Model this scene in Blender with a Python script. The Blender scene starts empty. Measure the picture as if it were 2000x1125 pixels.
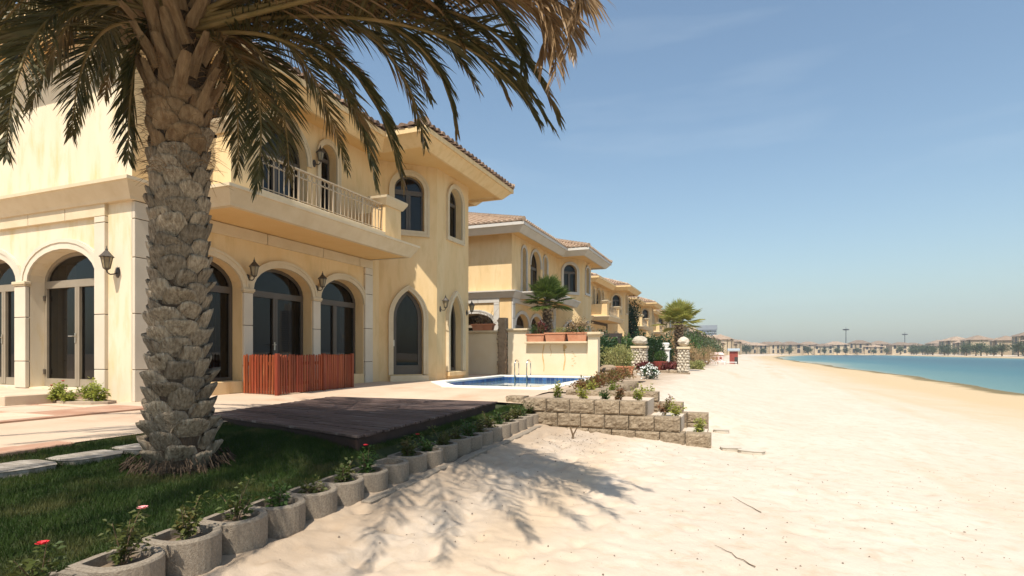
import bpy, math, random
import numpy as np
from mathutils import Vector, Matrix
from mathutils.geometry import tessellate_polygon

# ------------------------------------------------------------------ camera, sky, sun, exposure
scn = bpy.context.scene
EYE = 0.9                                   # eye height above the patio (z = 0), about 1.45 m above the sand
cam_d = bpy.data.cameras.new('camera'); cam = bpy.data.objects.new('camera', cam_d)
scn.collection.objects.link(cam); scn.camera = cam
cam.location = (0, 0, EYE)
cam.rotation_euler = (math.radians(90), 0, math.radians(21.58))
cam_d.sensor_width = 36; cam_d.lens = 19.57; cam_d.shift_y = 0.0627
cam_d.clip_start = 0.05; cam_d.clip_end = 6000

SUN_T = Vector((-0.06, 0.60, -1.0)).normalized()      # the way the light travels
SUN_EL = math.asin(-SUN_T.z)
SUN_ROT = math.atan2(-SUN_T.x, -SUN_T.y)              # compass angle of the sun, from +Y towards +X
w = bpy.data.worlds.new('World'); scn.world = w; w.use_nodes = True
wn = w.node_tree.nodes; wl = w.node_tree.links
sky = wn.new('ShaderNodeTexSky'); sky.sky_type = 'NISHITA'; sky.sun_disc = False
sky.sun_elevation = SUN_EL; sky.sun_rotation = SUN_ROT
sky.air_density = 1.3; sky.dust_density = 1.3; sky.ozone_density = 2.0; sky.altitude = 0
bg = wn['Background']; bg.inputs['Strength'].default_value = 0.108
tint = wn.new('ShaderNodeMix'); tint.data_type = 'RGBA'; tint.blend_type = 'MULTIPLY'; tint.inputs['Factor'].default_value = 1.0
tint.inputs['B'].default_value = (0.97, 1.04, 1.03, 1)          # the whole dome a touch more cyan
wc = wn.new('ShaderNodeTexCoord'); wm = wn.new('ShaderNodeMapping'); wm.inputs['Scale'].default_value = (1.0, 1.6, 7.0); wl.new(wc.outputs['Generated'], wm.inputs['Vector'])
cn = wn.new('ShaderNodeTexNoise'); cn.inputs['Scale'].default_value = 2.4; cn.inputs['Detail'].default_value = 7; wl.new(wm.outputs[0], cn.inputs['Vector'])
cr = wn.new('ShaderNodeMapRange'); cr.inputs['From Min'].default_value = 0.56; cr.inputs['From Max'].default_value = 0.80; cr.inputs['To Max'].default_value = 0.10; wl.new(cn.outputs['Fac'], cr.inputs['Value'])
cm = wn.new('ShaderNodeMix'); cm.data_type = 'RGBA'; cm.inputs['B'].default_value = (7.5, 7.6, 7.8, 1)      # faint wisps of high cloud, all over the dome
wl.new(cr.outputs[0], cm.inputs['Factor']); wl.new(sky.outputs[0], cm.inputs['A']); wl.new(cm.outputs['Result'], tint.inputs['A']); wl.new(tint.outputs['Result'], bg.inputs['Color'])
sd = bpy.data.lights.new('sun', 'SUN'); so = bpy.data.objects.new('sun', sd); scn.collection.objects.link(so)
sd.energy = 4.9; sd.angle = math.radians(0.53); sd.color = (1.0, 0.93, 0.82)
so.rotation_euler = SUN_T.to_track_quat('-Z', 'Y').to_euler(); so.location = (0, -20, 40)
scn.view_settings.view_transform = 'Standard'; scn.view_settings.look = 'None'
scn.view_settings.gamma = 1.0; scn.view_settings.exposure = 0.42
scn.view_settings.use_curve_mapping = False

# ------------------------------------------------------------------ helpers
COL = scn.collection
rng = random.Random(7)
nrs = np.random.RandomState(11)

def tag(o, label=None, cat=None, group=None, kind=None):
    if label: o['label'] = label
    if cat: o['category'] = cat
    if group: o['group'] = group
    if kind: o['kind'] = kind
    return o

def thing(name, loc=(0, 0, 0), label=None, cat=None, group=None, rotz=0.0):
    o = bpy.data.objects.new(name, None); COL.objects.link(o)
    o.empty_display_size = 0.2
    o.location = loc; o.rotation_euler = (0, 0, rotz)
    return tag(o, label, cat, group)

def link_mesh(name, me, mat, parent=None, loc=(0, 0, 0), rot=None):
    o = bpy.data.objects.new(name, me); COL.objects.link(o)
    if mat and not me.materials: me.materials.append(mat)
    o.location = loc
    if rot is not None: o.rotation_euler = rot
    if parent: o.parent = parent
    return o

def copy_tree(o, parent=None, skip=()):
    c = o.copy(); COL.objects.link(c); c.parent = parent
    for ch in list(o.children):
        if ch.name.split('.')[0] in skip: continue
        copy_tree(ch, c, skip)
    return c

class MB:
    def __init__(s): s.v = []; s.f = []
    def add(s, vs, fs):
        n = len(s.v); s.v.extend([tuple(p) for p in vs]); s.f.extend([tuple(i + n for i in f) for f in fs]); return s
    def hexa(s, p):
        return s.add(p, [(0, 3, 2, 1), (4, 5, 6, 7), (0, 1, 5, 4), (1, 2, 6, 5), (2, 3, 7, 6), (3, 0, 4, 7)])
    def box(s, x0, x1, y0, y1, z0, z1):
        return s.hexa([(x0, y0, z0), (x1, y0, z0), (x1, y1, z0), (x0, y1, z0), (x0, y0, z1), (x1, y0, z1), (x1, y1, z1), (x0, y1, z1)])
    def tube(s, pts, rad, n=8, cap=True):
        pts = [Vector(p) for p in pts]
        if not hasattr(rad, '__len__'): rad = [rad] * len(pts)
        base = len(s.v); ref = None
        for i, p in enumerate(pts):
            a = pts[max(i - 1, 0)]; b = pts[min(i + 1, len(pts) - 1)]
            t = (b - a).normalized()
            if ref is None:
                ref = Vector((0, 0, 1)) if abs(t.z) < 0.9 else Vector((1, 0, 0))
            u = t.cross(ref)
            if u.length < 1e-5: u = t.cross(Vector((0, 1, 0)))
            u.normalize(); vv = u.cross(t).normalized(); ref = vv
            for k in range(n):
                an = 2 * math.pi * k / n
                s.v.append(tuple(p + (u * math.cos(an) + vv * math.sin(an)) * rad[i]))
        for i in range(len(pts) - 1):
            for k in range(n):
                a = base + i * n + k; b = base + i * n + (k + 1) % n
                s.f.append((a, b, b + n, a + n))
        if cap:
            s.f.append(tuple(base + k for k in range(n))[::-1])
            s.f.append(tuple(base + (len(pts) - 1) * n + k for k in range(n)))
        return s
    def lathe(s, prof, c=(0, 0, 0), n=12, sx=1, sy=1, rot=0.0):
        base = len(s.v)
        for r, z in prof:
            for k in range(n):
                a = 2 * math.pi * k / n + rot
                s.v.append((c[0] + r * sx * math.cos(a), c[1] + r * sy * math.sin(a), c[2] + z))
        for i in range(len(prof) - 1):
            for k in range(n):
                a = base + i * n + k; b = base + i * n + (k + 1) % n
                s.f.append((a, b, b + n, a + n))
        s.f.append(tuple(base + k for k in range(n))[::-1])
        s.f.append(tuple(base + (len(prof) - 1) * n + k for k in range(n)))
        return s
    def mesh(s, name, smooth=False, org=(0, 0, 0)):
        me = bpy.data.meshes.new(name)
        vs = s.v if org == (0, 0, 0) else [(a - org[0], b - org[1], c - org[2]) for a, b, c in s.v]
        me.from_pydata(vs, [], s.f)
        if smooth: me.polygons.foreach_set('use_smooth', [True] * len(me.polygons))
        me.update()
        return me
    def build(s, name, mat, parent=None, smooth=False, org=(0, 0, 0), bevel=0.0, seg=1):
        """world/local coords shifted by org; object placed at org (top level) or at 0 (part of a thing at org)"""
        me = s.mesh(name, smooth, org)
        o = link_mesh(name, me, mat, parent, (0, 0, 0) if parent else org)
        if bevel:
            b = o.modifiers.new('bevel', 'BEVEL'); b.width = bevel; b.segments = seg; b.limit_method = 'ANGLE'
        return o

def np_mesh(name, V, F, smooth=False):
    """V (n,3), F (m,k) numpy, one face size"""
    me = bpy.data.meshes.new(name)
    m, k = F.shape
    me.vertices.add(len(V)); me.vertices.foreach_set('co', np.ascontiguousarray(V, dtype=np.float32).ravel())
    me.loops.add(m * k); me.loops.foreach_set('vertex_index', np.ascontiguousarray(F, dtype=np.int32).ravel())
    me.polygons.add(m); me.polygons.foreach_set('loop_start', np.arange(0, m * k, k, dtype=np.int32))
    if smooth: me.polygons.foreach_set('use_smooth', np.ones(m, dtype=bool))
    me.update(calc_edges=True); me.validate()
    return me

def vnoise(x, y, seed=0):
    x = np.asarray(x, float); y = np.asarray(y, float)
    xi = np.floor(x).astype(np.int64); yi = np.floor(y).astype(np.int64)
    fx = x - xi; fy = y - yi
    fx = fx * fx * (3 - 2 * fx); fy = fy * fy * (3 - 2 * fy)
    def hsh(a, b):
        n = (a * 374761393 + b * 668265263 + seed * 69069) & 0x7fffffff
        n = ((n ^ (n >> 13)) * 1274126177) & 0x7fffffff
        return ((n ^ (n >> 16)) & 0xffff) / 65535.0
    a = hsh(xi, yi); b = hsh(xi + 1, yi); c = hsh(xi, yi + 1); d = hsh(xi + 1, yi + 1)
    return (a * (1 - fx) + b * fx) * (1 - fy) + (c * (1 - fx) + d * fx) * fy - 0.5

# ------------------------------------------------------------------ materials
def new_mat(name):
    m = bpy.data.materials.new(name); m.use_nodes = True
    nt = m.node_tree; return m, nt, nt.nodes['Principled BSDF']

def mat(name, c1, c2=None, scale=4.0, rough=0.8, bump=0.0, bscale=40.0, stretch=(1, 1, 1), vary=0.0, hue=0.0,
        c3=None, c3scale=1.0, c3lo=0.55, c3hi=0.75, spec=0.3, detail=5.0, world=False, metal=0.0, trans=0.0, bstretch=None, bdist=0.02):
    m, nt, bs = new_mat(name); N = nt.nodes.new; L = nt.links.new
    tc = N('ShaderNodeTexCoord'); oi = N('ShaderNodeObjectInfo')
    off = N('ShaderNodeVectorMath'); off.operation = 'SCALE'; off.inputs[0].default_value = (37.1, 51.7, 23.3)
    L(oi.outputs['Random'], off.inputs['Scale'])
    ad = N('ShaderNodeVectorMath'); ad.operation = 'ADD'
    if world:
        ge = N('ShaderNodeNewGeometry'); L(ge.outputs['Position'], ad.inputs[0])
    else:
        L(tc.outputs['Object'], ad.inputs[0]); L(off.outputs[0], ad.inputs[1])
    def mapped(st):
        mp = N('ShaderNodeMapping'); mp.inputs['Scale'].default_value = st; L(ad.outputs[0], mp.inputs['Vector']); return mp.outputs[0]
    vec = mapped(stretch)
    def noise(sc, v=vec, det=detail):
        n = N('ShaderNodeTexNoise'); n.inputs['Scale'].default_value = sc; n.inputs['Detail'].default_value = det
        n.inputs['Roughness'].default_value = 0.6; L(v, n.inputs['Vector']); return n.outputs['Fac']
    if c2 is None: c2 = c1
    mx = N('ShaderNodeMix'); mx.data_type = 'RGBA'
    mx.inputs['A'].default_value = (*c1, 1); mx.inputs['B'].default_value = (*c2, 1)
    rp = N('ShaderNodeMapRange'); rp.inputs['From Min'].default_value = 0.32; rp.inputs['From Max'].default_value = 0.68
    L(noise(scale), rp.inputs['Value']); L(rp.outputs[0], mx.inputs['Factor'])
    col = mx.outputs['Result']
    if c3 is not None:
        m3 = N('ShaderNodeMix'); m3.data_type = 'RGBA'; m3.inputs['B'].default_value = (*c3, 1)
        r3 = N('ShaderNodeMapRange'); r3.inputs['From Min'].default_value = c3lo; r3.inputs['From Max'].default_value = c3hi
        L(noise(c3scale), r3.inputs['Value']); L(r3.outputs[0], m3.inputs['Factor']); L(col, m3.inputs['A']); col = m3.outputs['Result']
    if vary or hue:
        hs = N('ShaderNodeHueSaturation')
        a = N('ShaderNodeMapRange'); a.inputs['To Min'].default_value = 1 - vary; a.inputs['To Max'].default_value = 1 + vary
        L(oi.outputs['Random'], a.inputs['Value']); L(a.outputs[0], hs.inputs['Value'])
        if hue:
            b = N('ShaderNodeMapRange'); b.inputs['To Min'].default_value = 0.5 + hue; b.inputs['To Max'].default_value = 0.5 - hue
            fr = N('ShaderNodeMath'); fr.operation = 'FRACT'; ml = N('ShaderNodeMath'); ml.operation = 'MULTIPLY'; ml.inputs[1].default_value = 7.31
            L(oi.outputs['Random'], ml.inputs[0]); L(ml.outputs[0], fr.inputs[0]); L(fr.outputs[0], b.inputs['Value']); L(b.outputs[0], hs.inputs['Hue'])
        L(col, hs.inputs['Color']); col = hs.outputs['Color']
    L(col, bs.inputs['Base Color'])
    bs.inputs['Roughness'].default_value = rough; bs.inputs['Metallic'].default_value = metal
    bs.inputs['Specular IOR Level'].default_value = spec
    if bump:
        bp = N('ShaderNodeBump'); bp.inputs['Strength'].default_value = bump; bp.inputs['Distance'].default_value = bdist
        L(noise(bscale, mapped(bstretch) if bstretch else vec), bp.inputs['Height']); L(bp.outputs[0], bs.inputs['Normal'])
    if trans:
        tr = N('ShaderNodeBsdfTranslucent'); L(col, tr.inputs['Color'])
        ms = N('ShaderNodeMixShader'); ms.inputs['Fac'].default_value = trans
        out = nt.nodes['Material Output']
        L(bs.outputs[0], ms.inputs[1]); L(tr.outputs[0], ms.inputs[2]); L(ms.outputs[0], out.inputs['Surface'])
    return m

M = {}
M['stucco'] = mat('cream_stucco', (0.69, 0.48, 0.24), (0.73, 0.545, 0.305), 1.1, 0.9, 0.25, 55, (1.5, 1.5, 0.38), c3=(0.60, 0.42, 0.20), c3scale=3.2, c3lo=0.5, c3hi=0.8, bdist=0.006)
M['stucco_lit'] = mat('sunlit_side_stucco', (0.70, 0.605, 0.45), (0.67, 0.555, 0.385), 1.6, 0.9, 0.25, 55, (1.5, 1.5, 0.36), c3=(0.62, 0.485, 0.26), c3scale=3.2, c3lo=0.5, c3hi=0.74, bdist=0.006)  # side wall's sunlight is put into the pale tone; mottling is the finish
M['trim'] = mat('cast_stone_trim', (0.56, 0.445, 0.285), (0.63, 0.52, 0.355), 2.5, 0.8, 0.12, 90, c3=(0.5, 0.4, 0.26), c3scale=1.3, c3lo=0.62, c3hi=0.85, vary=0.04, bdist=0.004)
M['trim_grey'] = mat('grey_white_trim', (0.50, 0.465, 0.41), (0.56, 0.525, 0.47), 2.5, 0.8, 0.1, 90, bdist=0.004)
M['stone'] = mat('pale_pilaster_stone', (0.57, 0.49, 0.375), (0.63, 0.55, 0.43), 1.8, 0.75, 0.15, 70, vary=0.05, bdist=0.004)
M['joint'] = mat('dark_joint', (0.10, 0.075, 0.05), rough=0.95)
M['soffit'] = mat('painted_soffit', (0.66, 0.43, 0.18), (0.70, 0.48, 0.22), 1.2, 0.9, 0.1, 30, bdist=0.004)
M['frame'] = mat('bronze_window_frame', (0.25, 0.205, 0.145), (0.29, 0.24, 0.175), 3, 0.45, spec=0.4, vary=0.05)
M['frame_dark'] = mat('dark_bronze_frame', (0.085, 0.068, 0.05), (0.10, 0.08, 0.06), 3, 0.4, spec=0.4)
M['metal_handle'] = mat('brushed_handle', (0.55, 0.5, 0.42), rough=0.35, metal=0.9)
M['tile'] = mat('clay_roof_tile', (0.36, 0.24, 0.16), (0.50, 0.37, 0.26), 5, 0.85, 0.3, 30, c3=(0.24, 0.15, 0.10), c3scale=1.7, vary=0.22, bdist=0.01)
M['tile_dark'] = mat('weathered_tile_and_gap_shade', (0.16, 0.10, 0.07), (0.26, 0.17, 0.11), 6, 0.9, 0.3, 30, vary=0.3, bdist=0.01)
M['rail'] = mat('beige_painted_iron', (0.46, 0.36, 0.24), (0.50, 0.40, 0.28), 9, 0.55, vary=0.04)
M['iron'] = mat('dark_lantern_iron', (0.045, 0.035, 0.025), (0.07, 0.055, 0.04), 20, 0.5, 0.2, 60, spec=0.5)
M['lantern_glass'] = mat('amber_lantern_glass', (0.22, 0.17, 0.09), (0.28, 0.22, 0.13), 12, 0.25, spec=0.5)
def glass_mat():
    m, nt, bs = new_mat('dark_tinted_glass'); N = nt.nodes.new; L = nt.links.new
    nt.nodes.remove(bs); out = nt.nodes['Material Output']
    tc = N('ShaderNodeTexCoord'); no = N('ShaderNodeTexNoise'); no.inputs['Scale'].default_value = 0.8; no.inputs['Detail'].default_value = 1
    L(tc.outputs['Object'], no.inputs['Vector']); bp = N('ShaderNodeBump'); bp.inputs['Strength'].default_value = 0.05; bp.inputs['Distance'].default_value = 0.02
    L(no.outputs['Fac'], bp.inputs['Height'])
    tr = N('ShaderNodeBsdfTransparent'); tr.inputs['Color'].default_value = (0.20, 0.185, 0.165, 1)
    gl = N('ShaderNodeBsdfGlossy'); gl.inputs['Roughness'].default_value = 0.015; gl.inputs['Color'].default_value = (.9, .9, .9, 1); L(bp.outputs[0], gl.inputs['Normal'])
    fr = N('ShaderNodeFresnel'); fr.inputs['IOR'].default_value = 1.45; ms = N('ShaderNodeMixShader')
    L(fr.outputs[0], ms.inputs['Fac']); L(tr.outputs[0], ms.inputs[1]); L(gl.outputs[0], ms.inputs[2]); L(ms.outputs[0], out.inputs['Surface'])
    return m
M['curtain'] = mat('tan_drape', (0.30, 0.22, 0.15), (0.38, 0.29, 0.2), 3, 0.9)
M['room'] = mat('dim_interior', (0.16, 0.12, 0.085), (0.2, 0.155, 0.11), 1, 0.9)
M['glass'] = glass_mat()
M['patio'] = mat('pinkish_stamped_concrete', (0.49, 0.36, 0.25), (0.57, 0.44, 0.32), 0.9, 0.9, 0.3, 22, world=True, c3=(0.45, 0.29, 0.19), c3scale=0.8, c3lo=0.55, c3hi=0.75, bdist=0.01)
M['paver'] = mat('pale_patio_slab', (0.51, 0.385, 0.27), (0.59, 0.46, 0.34), 2.2, 0.9, 0.3, 30, vary=0.06, bdist=0.008)
M['kerb_red'] = mat('red_brown_edging', (0.36, 0.19, 0.12), (0.46, 0.29, 0.20), 2.5, 0.9, 0.4, 25, bdist=0.01)
M['stepstone'] = mat('weathered_stepping_stone', (0.20, 0.17, 0.135), (0.42, 0.37, 0.31), 4, 0.9, 0.8, 9, (1, 4, 1), vary=0.1, bdist=0.015)
M['coping'] = mat('white_pool_coping', (0.74, 0.70, 0.62), (0.78, 0.75, 0.68), 3, 0.7, 0.1, 60, bdist=0.003)
M['pooltile'] = mat('blue_pool_tile', (0.025, 0.075, 0.22), (0.06, 0.15, 0.36), 2.0, 0.15, spec=0.6, vary=0.35, hue=0.015)
M['grout'] = mat('pale_grout', (0.30, 0.36, 0.45), rough=0.8)
M['deck'] = mat('dark_stained_deck_board', (0.055, 0.034, 0.028), (0.105, 0.07, 0.06), 6, 0.65, 0.6, 26, (0.25, 5, 1), vary=0.22, c3=(0.30, 0.25, 0.225), c3scale=2.6, c3lo=0.56, c3hi=0.76, bdist=0.008)
M['deck_side'] = mat('shaded_deck_fascia', (0.022, 0.012, 0.009), (0.04, 0.022, 0.016), 6, 0.7, 0.4, 20, bdist=0.006)  # palm shade over the deck front is put into this dark colour
M['picket'] = mat('red_brown_picket', (0.20, 0.036, 0.014), (0.29, 0.070, 0.026), 5, 0.6, 0.5, 14, (3, 3, 0.35), vary=0.25, hue=0.006, c3=(0.42, 0.17, 0.07), c3scale=3, c3lo=0.62, c3hi=0.8, bdist=0.006)
M['soil'] = mat('dry_planter_soil', (0.13, 0.09, 0.06), (0.24, 0.18, 0.12), 9, 0.95, 0.8, 40, bdist=0.02)
M['ring'] = mat('exposed_aggregate_concrete', (0.215, 0.17, 0.125), (0.33, 0.275, 0.21), 60, 0.95, 0.9, 130, vary=0.08, c3=(0.22, 0.18, 0.135), c3scale=2.5, c3lo=0.55, c3hi=0.8, bdist=0.012)
M['block'] = mat('split_face_concrete_block', (0.20, 0.145, 0.092), (0.36, 0.28, 0.19), 26, 0.95, 1.0, 30, vary=0.12, c3=(0.25, 0.18, 0.115), c3scale=3, c3lo=0.55, c3hi=0.8, bdist=0.03)
M['slab'] = mat('sandy_flagstone', (0.48, 0.42, 0.33), (0.56, 0.5, 0.41), 4, 0.9, 0.5, 30, vary=0.08, bdist=0.01)
M['grass'] = mat('lawn_blade', (0.020, 0.046, 0.008), (0.052, 0.082, 0.016), 2.5, 0.6, world=True, trans=0.3, c3=(0.13, 0.115, 0.04), c3scale=1.7, c3lo=0.52, c3hi=0.70, spec=0.2)
M['turf'] = mat('turf_ground', (0.022, 0.036, 0.010), (0.05, 0.055, 0.02), 5, 0.95, 0.6, 60, world=True)
M['bark'] = mat('old_palm_leaf_base', (0.20, 0.145, 0.09), (0.47, 0.375, 0.265), 9, 0.95, 1.0, 14, (5, 5, 0.6), vary=0.32, c3=(0.06, 0.038, 0.022), c3scale=4, c3lo=0.56, c3hi=0.75, bdist=0.03)
M['bark_new'] = mat('brown_palm_leaf_stub', (0.17, 0.10, 0.05), (0.33, 0.225, 0.125), 6, 0.9, 1.0, 16, (3, 3, 0.4), vary=0.2, c3=(0.12, 0.06, 0.03), c3scale=4, c3lo=0.58, c3hi=0.78, bdist=0.02)
M['bark_core'] = mat('dark_palm_core', (0.06, 0.04, 0.025), (0.12, 0.08, 0.05), 8, 0.95, 1.0, 30, (2, 2, 0.5), bdist=0.03)
M['fibre'] = mat('palm_fibre', (0.20, 0.11, 0.05), (0.31, 0.19, 0.09), 10, 0.95, 0.6, 30)
def leaf(name, a, b, t=0.35, **k):
    k.setdefault('scale', 2.2); k.setdefault('vary', 0.12)
    return mat(name, a, b, rough=0.5, trans=t, spec=0.35, **k)
M['frond'] = leaf('olive_palm_frond', (0.048, 0.052, 0.017), (0.13, 0.108, 0.038), 0.25, scale=3.5, c3=(0.27, 0.15, 0.055), c3scale=1.3, c3lo=0.52, c3hi=0.70)
M['frond_dry'] = leaf('dry_tan_palm_frond', (0.24, 0.145, 0.065), (0.36, 0.24, 0.125), 0.3, scale=2.5, c3=(0.10, 0.07, 0.025), c3scale=1.2, c3lo=0.56, c3hi=0.72)
M['rachis'] = mat('palm_frond_stem', (0.16, 0.12, 0.04), (0.28, 0.19, 0.08), 5, 0.6)
M['leaf_green'] = leaf('mid_green_leaf', (0.035, 0.085, 0.016), (0.085, 0.14, 0.03))
M['leaf_dark'] = leaf('dark_green_leaf', (0.014, 0.042, 0.012), (0.035, 0.075, 0.02))
M['leaf_yellow'] = leaf('yellow_green_leaf', (0.22, 0.24, 0.06), (0.42, 0.39, 0.17))
M['leaf_rose'] = leaf('rose_leaf', (0.055, 0.085, 0.018), (0.12, 0.12, 0.03), c3=(0.16, 0.06, 0.02), c3scale=5, c3lo=0.6, c3hi=0.75)
M['leaf_red'] = leaf('red_bronze_leaf', (0.17, 0.05, 0.024), (0.22, 0.13, 0.045), c3=(0.14, 0.15, 0.04), c3scale=5, c3lo=0.46, c3hi=0.62)
M['leaf_crimson'] = leaf('crimson_leaf', (0.13, 0.022, 0.028), (0.22, 0.06, 0.05), c3=(0.10, 0.09, 0.03), c3scale=4, c3lo=0.5, c3hi=0.7)
M['leaf_lime'] = leaf('lime_green_leaf', (0.19, 0.25, 0.035), (0.40, 0.38, 0.08))
M['leaf_dry'] = leaf('dried_straw_leaf', (0.30, 0.19, 0.085), (0.42, 0.30, 0.16))
M['leaf_far'] = leaf('distant_foliage', (0.045, 0.075, 0.025), (0.09, 0.105, 0.04), 0.2)
M['fan'] = leaf('fan_palm_leaf', (0.06, 0.105, 0.02), (0.14, 0.18, 0.04), 0.3)
M['fan_light'] = leaf('sunlit_fan_palm_leaf', (0.22, 0.25, 0.05), (0.46, 0.42, 0.13), 0.35)
M['twig'] = mat('dry_twig', (0.10, 0.06, 0.035), (0.20, 0.14, 0.08), 12, 0.9)
M['petal_red'] = mat('red_petal', (0.55, 0.02, 0.03), rough=0.6)
M['petal_pink'] = mat('pink_petal', (0.75, 0.30, 0.30), rough=0.6)
M['petal_white'] = mat('white_petal', (0.8, 0.8, 0.74), rough=0.6)
M['terracotta'] = mat('terracotta_trough', (0.42, 0.165, 0.085), (0.50, 0.24, 0.14), 3, 0.85, 0.2, 30, vary=0.1, c3=(0.55, 0.36, 0.25), c3scale=2, c3lo=0.62, c3hi=0.8, bdist=0.006)
M['garden_wall'] = mat('cream_garden_wall', (0.72, 0.63, 0.47), (0.69, 0.57, 0.39), 1.3, 0.9, 0.2, 40, bdist=0.006)
M['rust'] = mat('rusty_water_stain', (0.48, 0.29, 0.10), (0.62, 0.45, 0.23), 4, 0.9)
M['rubble'] = mat('brown_rubble_stone', (0.22, 0.155, 0.10), (0.34, 0.26, 0.18), 6, 0.95, 0.8, 20, vary=0.2, bdist=0.02)
M['gabion'] = mat('pale_rubble_stone', (0.44, 0.38, 0.29), (0.58, 0.51, 0.41), 4, 0.9, 0.6, 20, vary=0.25, bdist=0.02)
M['steel'] = mat('polished_steel', (0.62, 0.60, 0.56), rough=0.15, metal=1.0)
M['white'] = mat('white_paint', (0.76, 0.74, 0.70), (0.8, 0.78, 0.75), 3, 0.7)
M['far_wall'] = mat('far_villa_wall', (0.40, 0.31, 0.20), (0.52, 0.42, 0.29), 0.4, 0.9, vary=0.3)
M['far_roof'] = mat('far_villa_roof', (0.22, 0.155, 0.105), (0.31, 0.23, 0.165), 0.7, 0.9, vary=0.3)
M['far_glass'] = mat('far_window', (0.04, 0.04, 0.045), rough=0.2)
M['far_tower'] = mat('grey_tower', (0.20, 0.22, 0.24), (0.26, 0.28, 0.3), 0.08, 0.8)
M['kiosk_red'] = mat('faded_red_board', (0.22, 0.04, 0.03), (0.30, 0.07, 0.05), 4, 0.8)
M['kiosk_pink'] = mat('pale_pink_board', (0.62, 0.45, 0.42), (0.68, 0.52, 0.48), 4, 0.8)
M['kiosk_roof'] = mat('grey_sheet_roof', (0.38, 0.42, 0.44), rough=0.5)
M['mast'] = mat('dark_steel_mast', (0.05, 0.055, 0.06), rough=0.5)
M['dark_beam'] = mat('dark_brown_beam', (0.05, 0.04, 0.035), rough=0.7)
M['pebble'] = mat('beach_pebble', (0.16, 0.12, 0.09), (0.34, 0.28, 0.22), 9, 0.9, vary=0.4)
def sand_mat():
    m, nt, bs = new_mat('pale_beach_sand'); N = nt.nodes.new; L = nt.links.new
    ge = N('ShaderNodeNewGeometry'); sx = N('ShaderNodeSeparateXYZ'); L(ge.outputs['Position'], sx.inputs[0])
    def noise(sc, det=6, st=(1, 1, 1)):
        mp = N('ShaderNodeMapping'); mp.inputs['Scale'].default_value = st; L(ge.outputs['Position'], mp.inputs['Vector'])
        n = N('ShaderNodeTexNoise'); n.inputs['Scale'].default_value = sc; n.inputs['Detail'].default_value = det; n.inputs['Roughness'].default_value = 0.65
        L(mp.outputs[0], n.inputs['Vector']); return n.outputs['Fac']
    def mixc(f, a, b):
        x = N('ShaderNodeMix'); x.data_type = 'RGBA'; L(f, x.inputs['Factor'])
        for k, c in (('A', a), ('B', b)):
            if isinstance(c, tuple): x.inputs[k].default_value = (*c, 1)
            else: L(c, x.inputs[k])
        return x.outputs['Result']
    def rng_(v, a, b, lo=0.0, hi=1.0):
        r = N('ShaderNodeMapRange'); r.inputs['From Min'].default_value = a; r.inputs['From Max'].default_value = b
        r.inputs['To Min'].default_value = lo; r.inputs['To Max'].default_value = hi; L(v, r.inputs['Value']); return r.outputs[0]
    col = mixc(rng_(noise(0.9), 0.35, 0.65), (0.53, 0.447, 0.357), (0.58, 0.495, 0.405))
    col = mixc(rng_(noise(5.0), 0.5, 0.8), col, (0.45, 0.35, 0.245))
    col = mixc(rng_(noise(0.35, 3, (1, 0.12, 1)), 0.52, 0.7), col, (0.50, 0.38, 0.26))
    # browner sand beside the planters, blended in by a noisy mask
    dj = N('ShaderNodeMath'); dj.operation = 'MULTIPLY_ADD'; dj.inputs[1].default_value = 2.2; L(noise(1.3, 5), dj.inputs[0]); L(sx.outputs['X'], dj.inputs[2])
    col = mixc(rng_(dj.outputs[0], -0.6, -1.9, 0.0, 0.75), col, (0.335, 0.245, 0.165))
    # damp, yellower sand low on the beach and a dark weed line where the water ends
    jit = N('ShaderNodeMath'); jit.operation = 'MULTIPLY_ADD'; jit.inputs[1].default_value = 0.25
    L(noise(0.5, 4), jit.inputs[0]); L(sx.outputs['Z'], jit.inputs[2])
    col = mixc(rng_(jit.outputs[0], -0.82, -1.15), col, (0.49, 0.37, 0.225))
    col = mixc(rng_(jit.outputs[0], -1.36, -1.42), col, (0.17, 0.135, 0.07))
    L(col, bs.inputs['Base Color']); bs.inputs['Roughness'].default_value = 0.95; bs.inputs['Specular IOR Level'].default_value = 0.15
    b1 = N('ShaderNodeBump'); b1.inputs['Strength'].default_value = 0.5; b1.inputs['Distance'].default_value = 0.02; L(noise(16, 8), b1.inputs['Height'])
    b2 = N('ShaderNodeBump'); b2.inputs['Strength'].default_value = 0.35; b2.inputs['Distance'].default_value = 0.006; L(noise(120, 3), b2.inputs['Height'])
    L(b1.outputs[0], b2.inputs['Normal']); L(b2.outputs[0], bs.inputs['Normal'])
    return m
M['sand'] = sand_mat()
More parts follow.
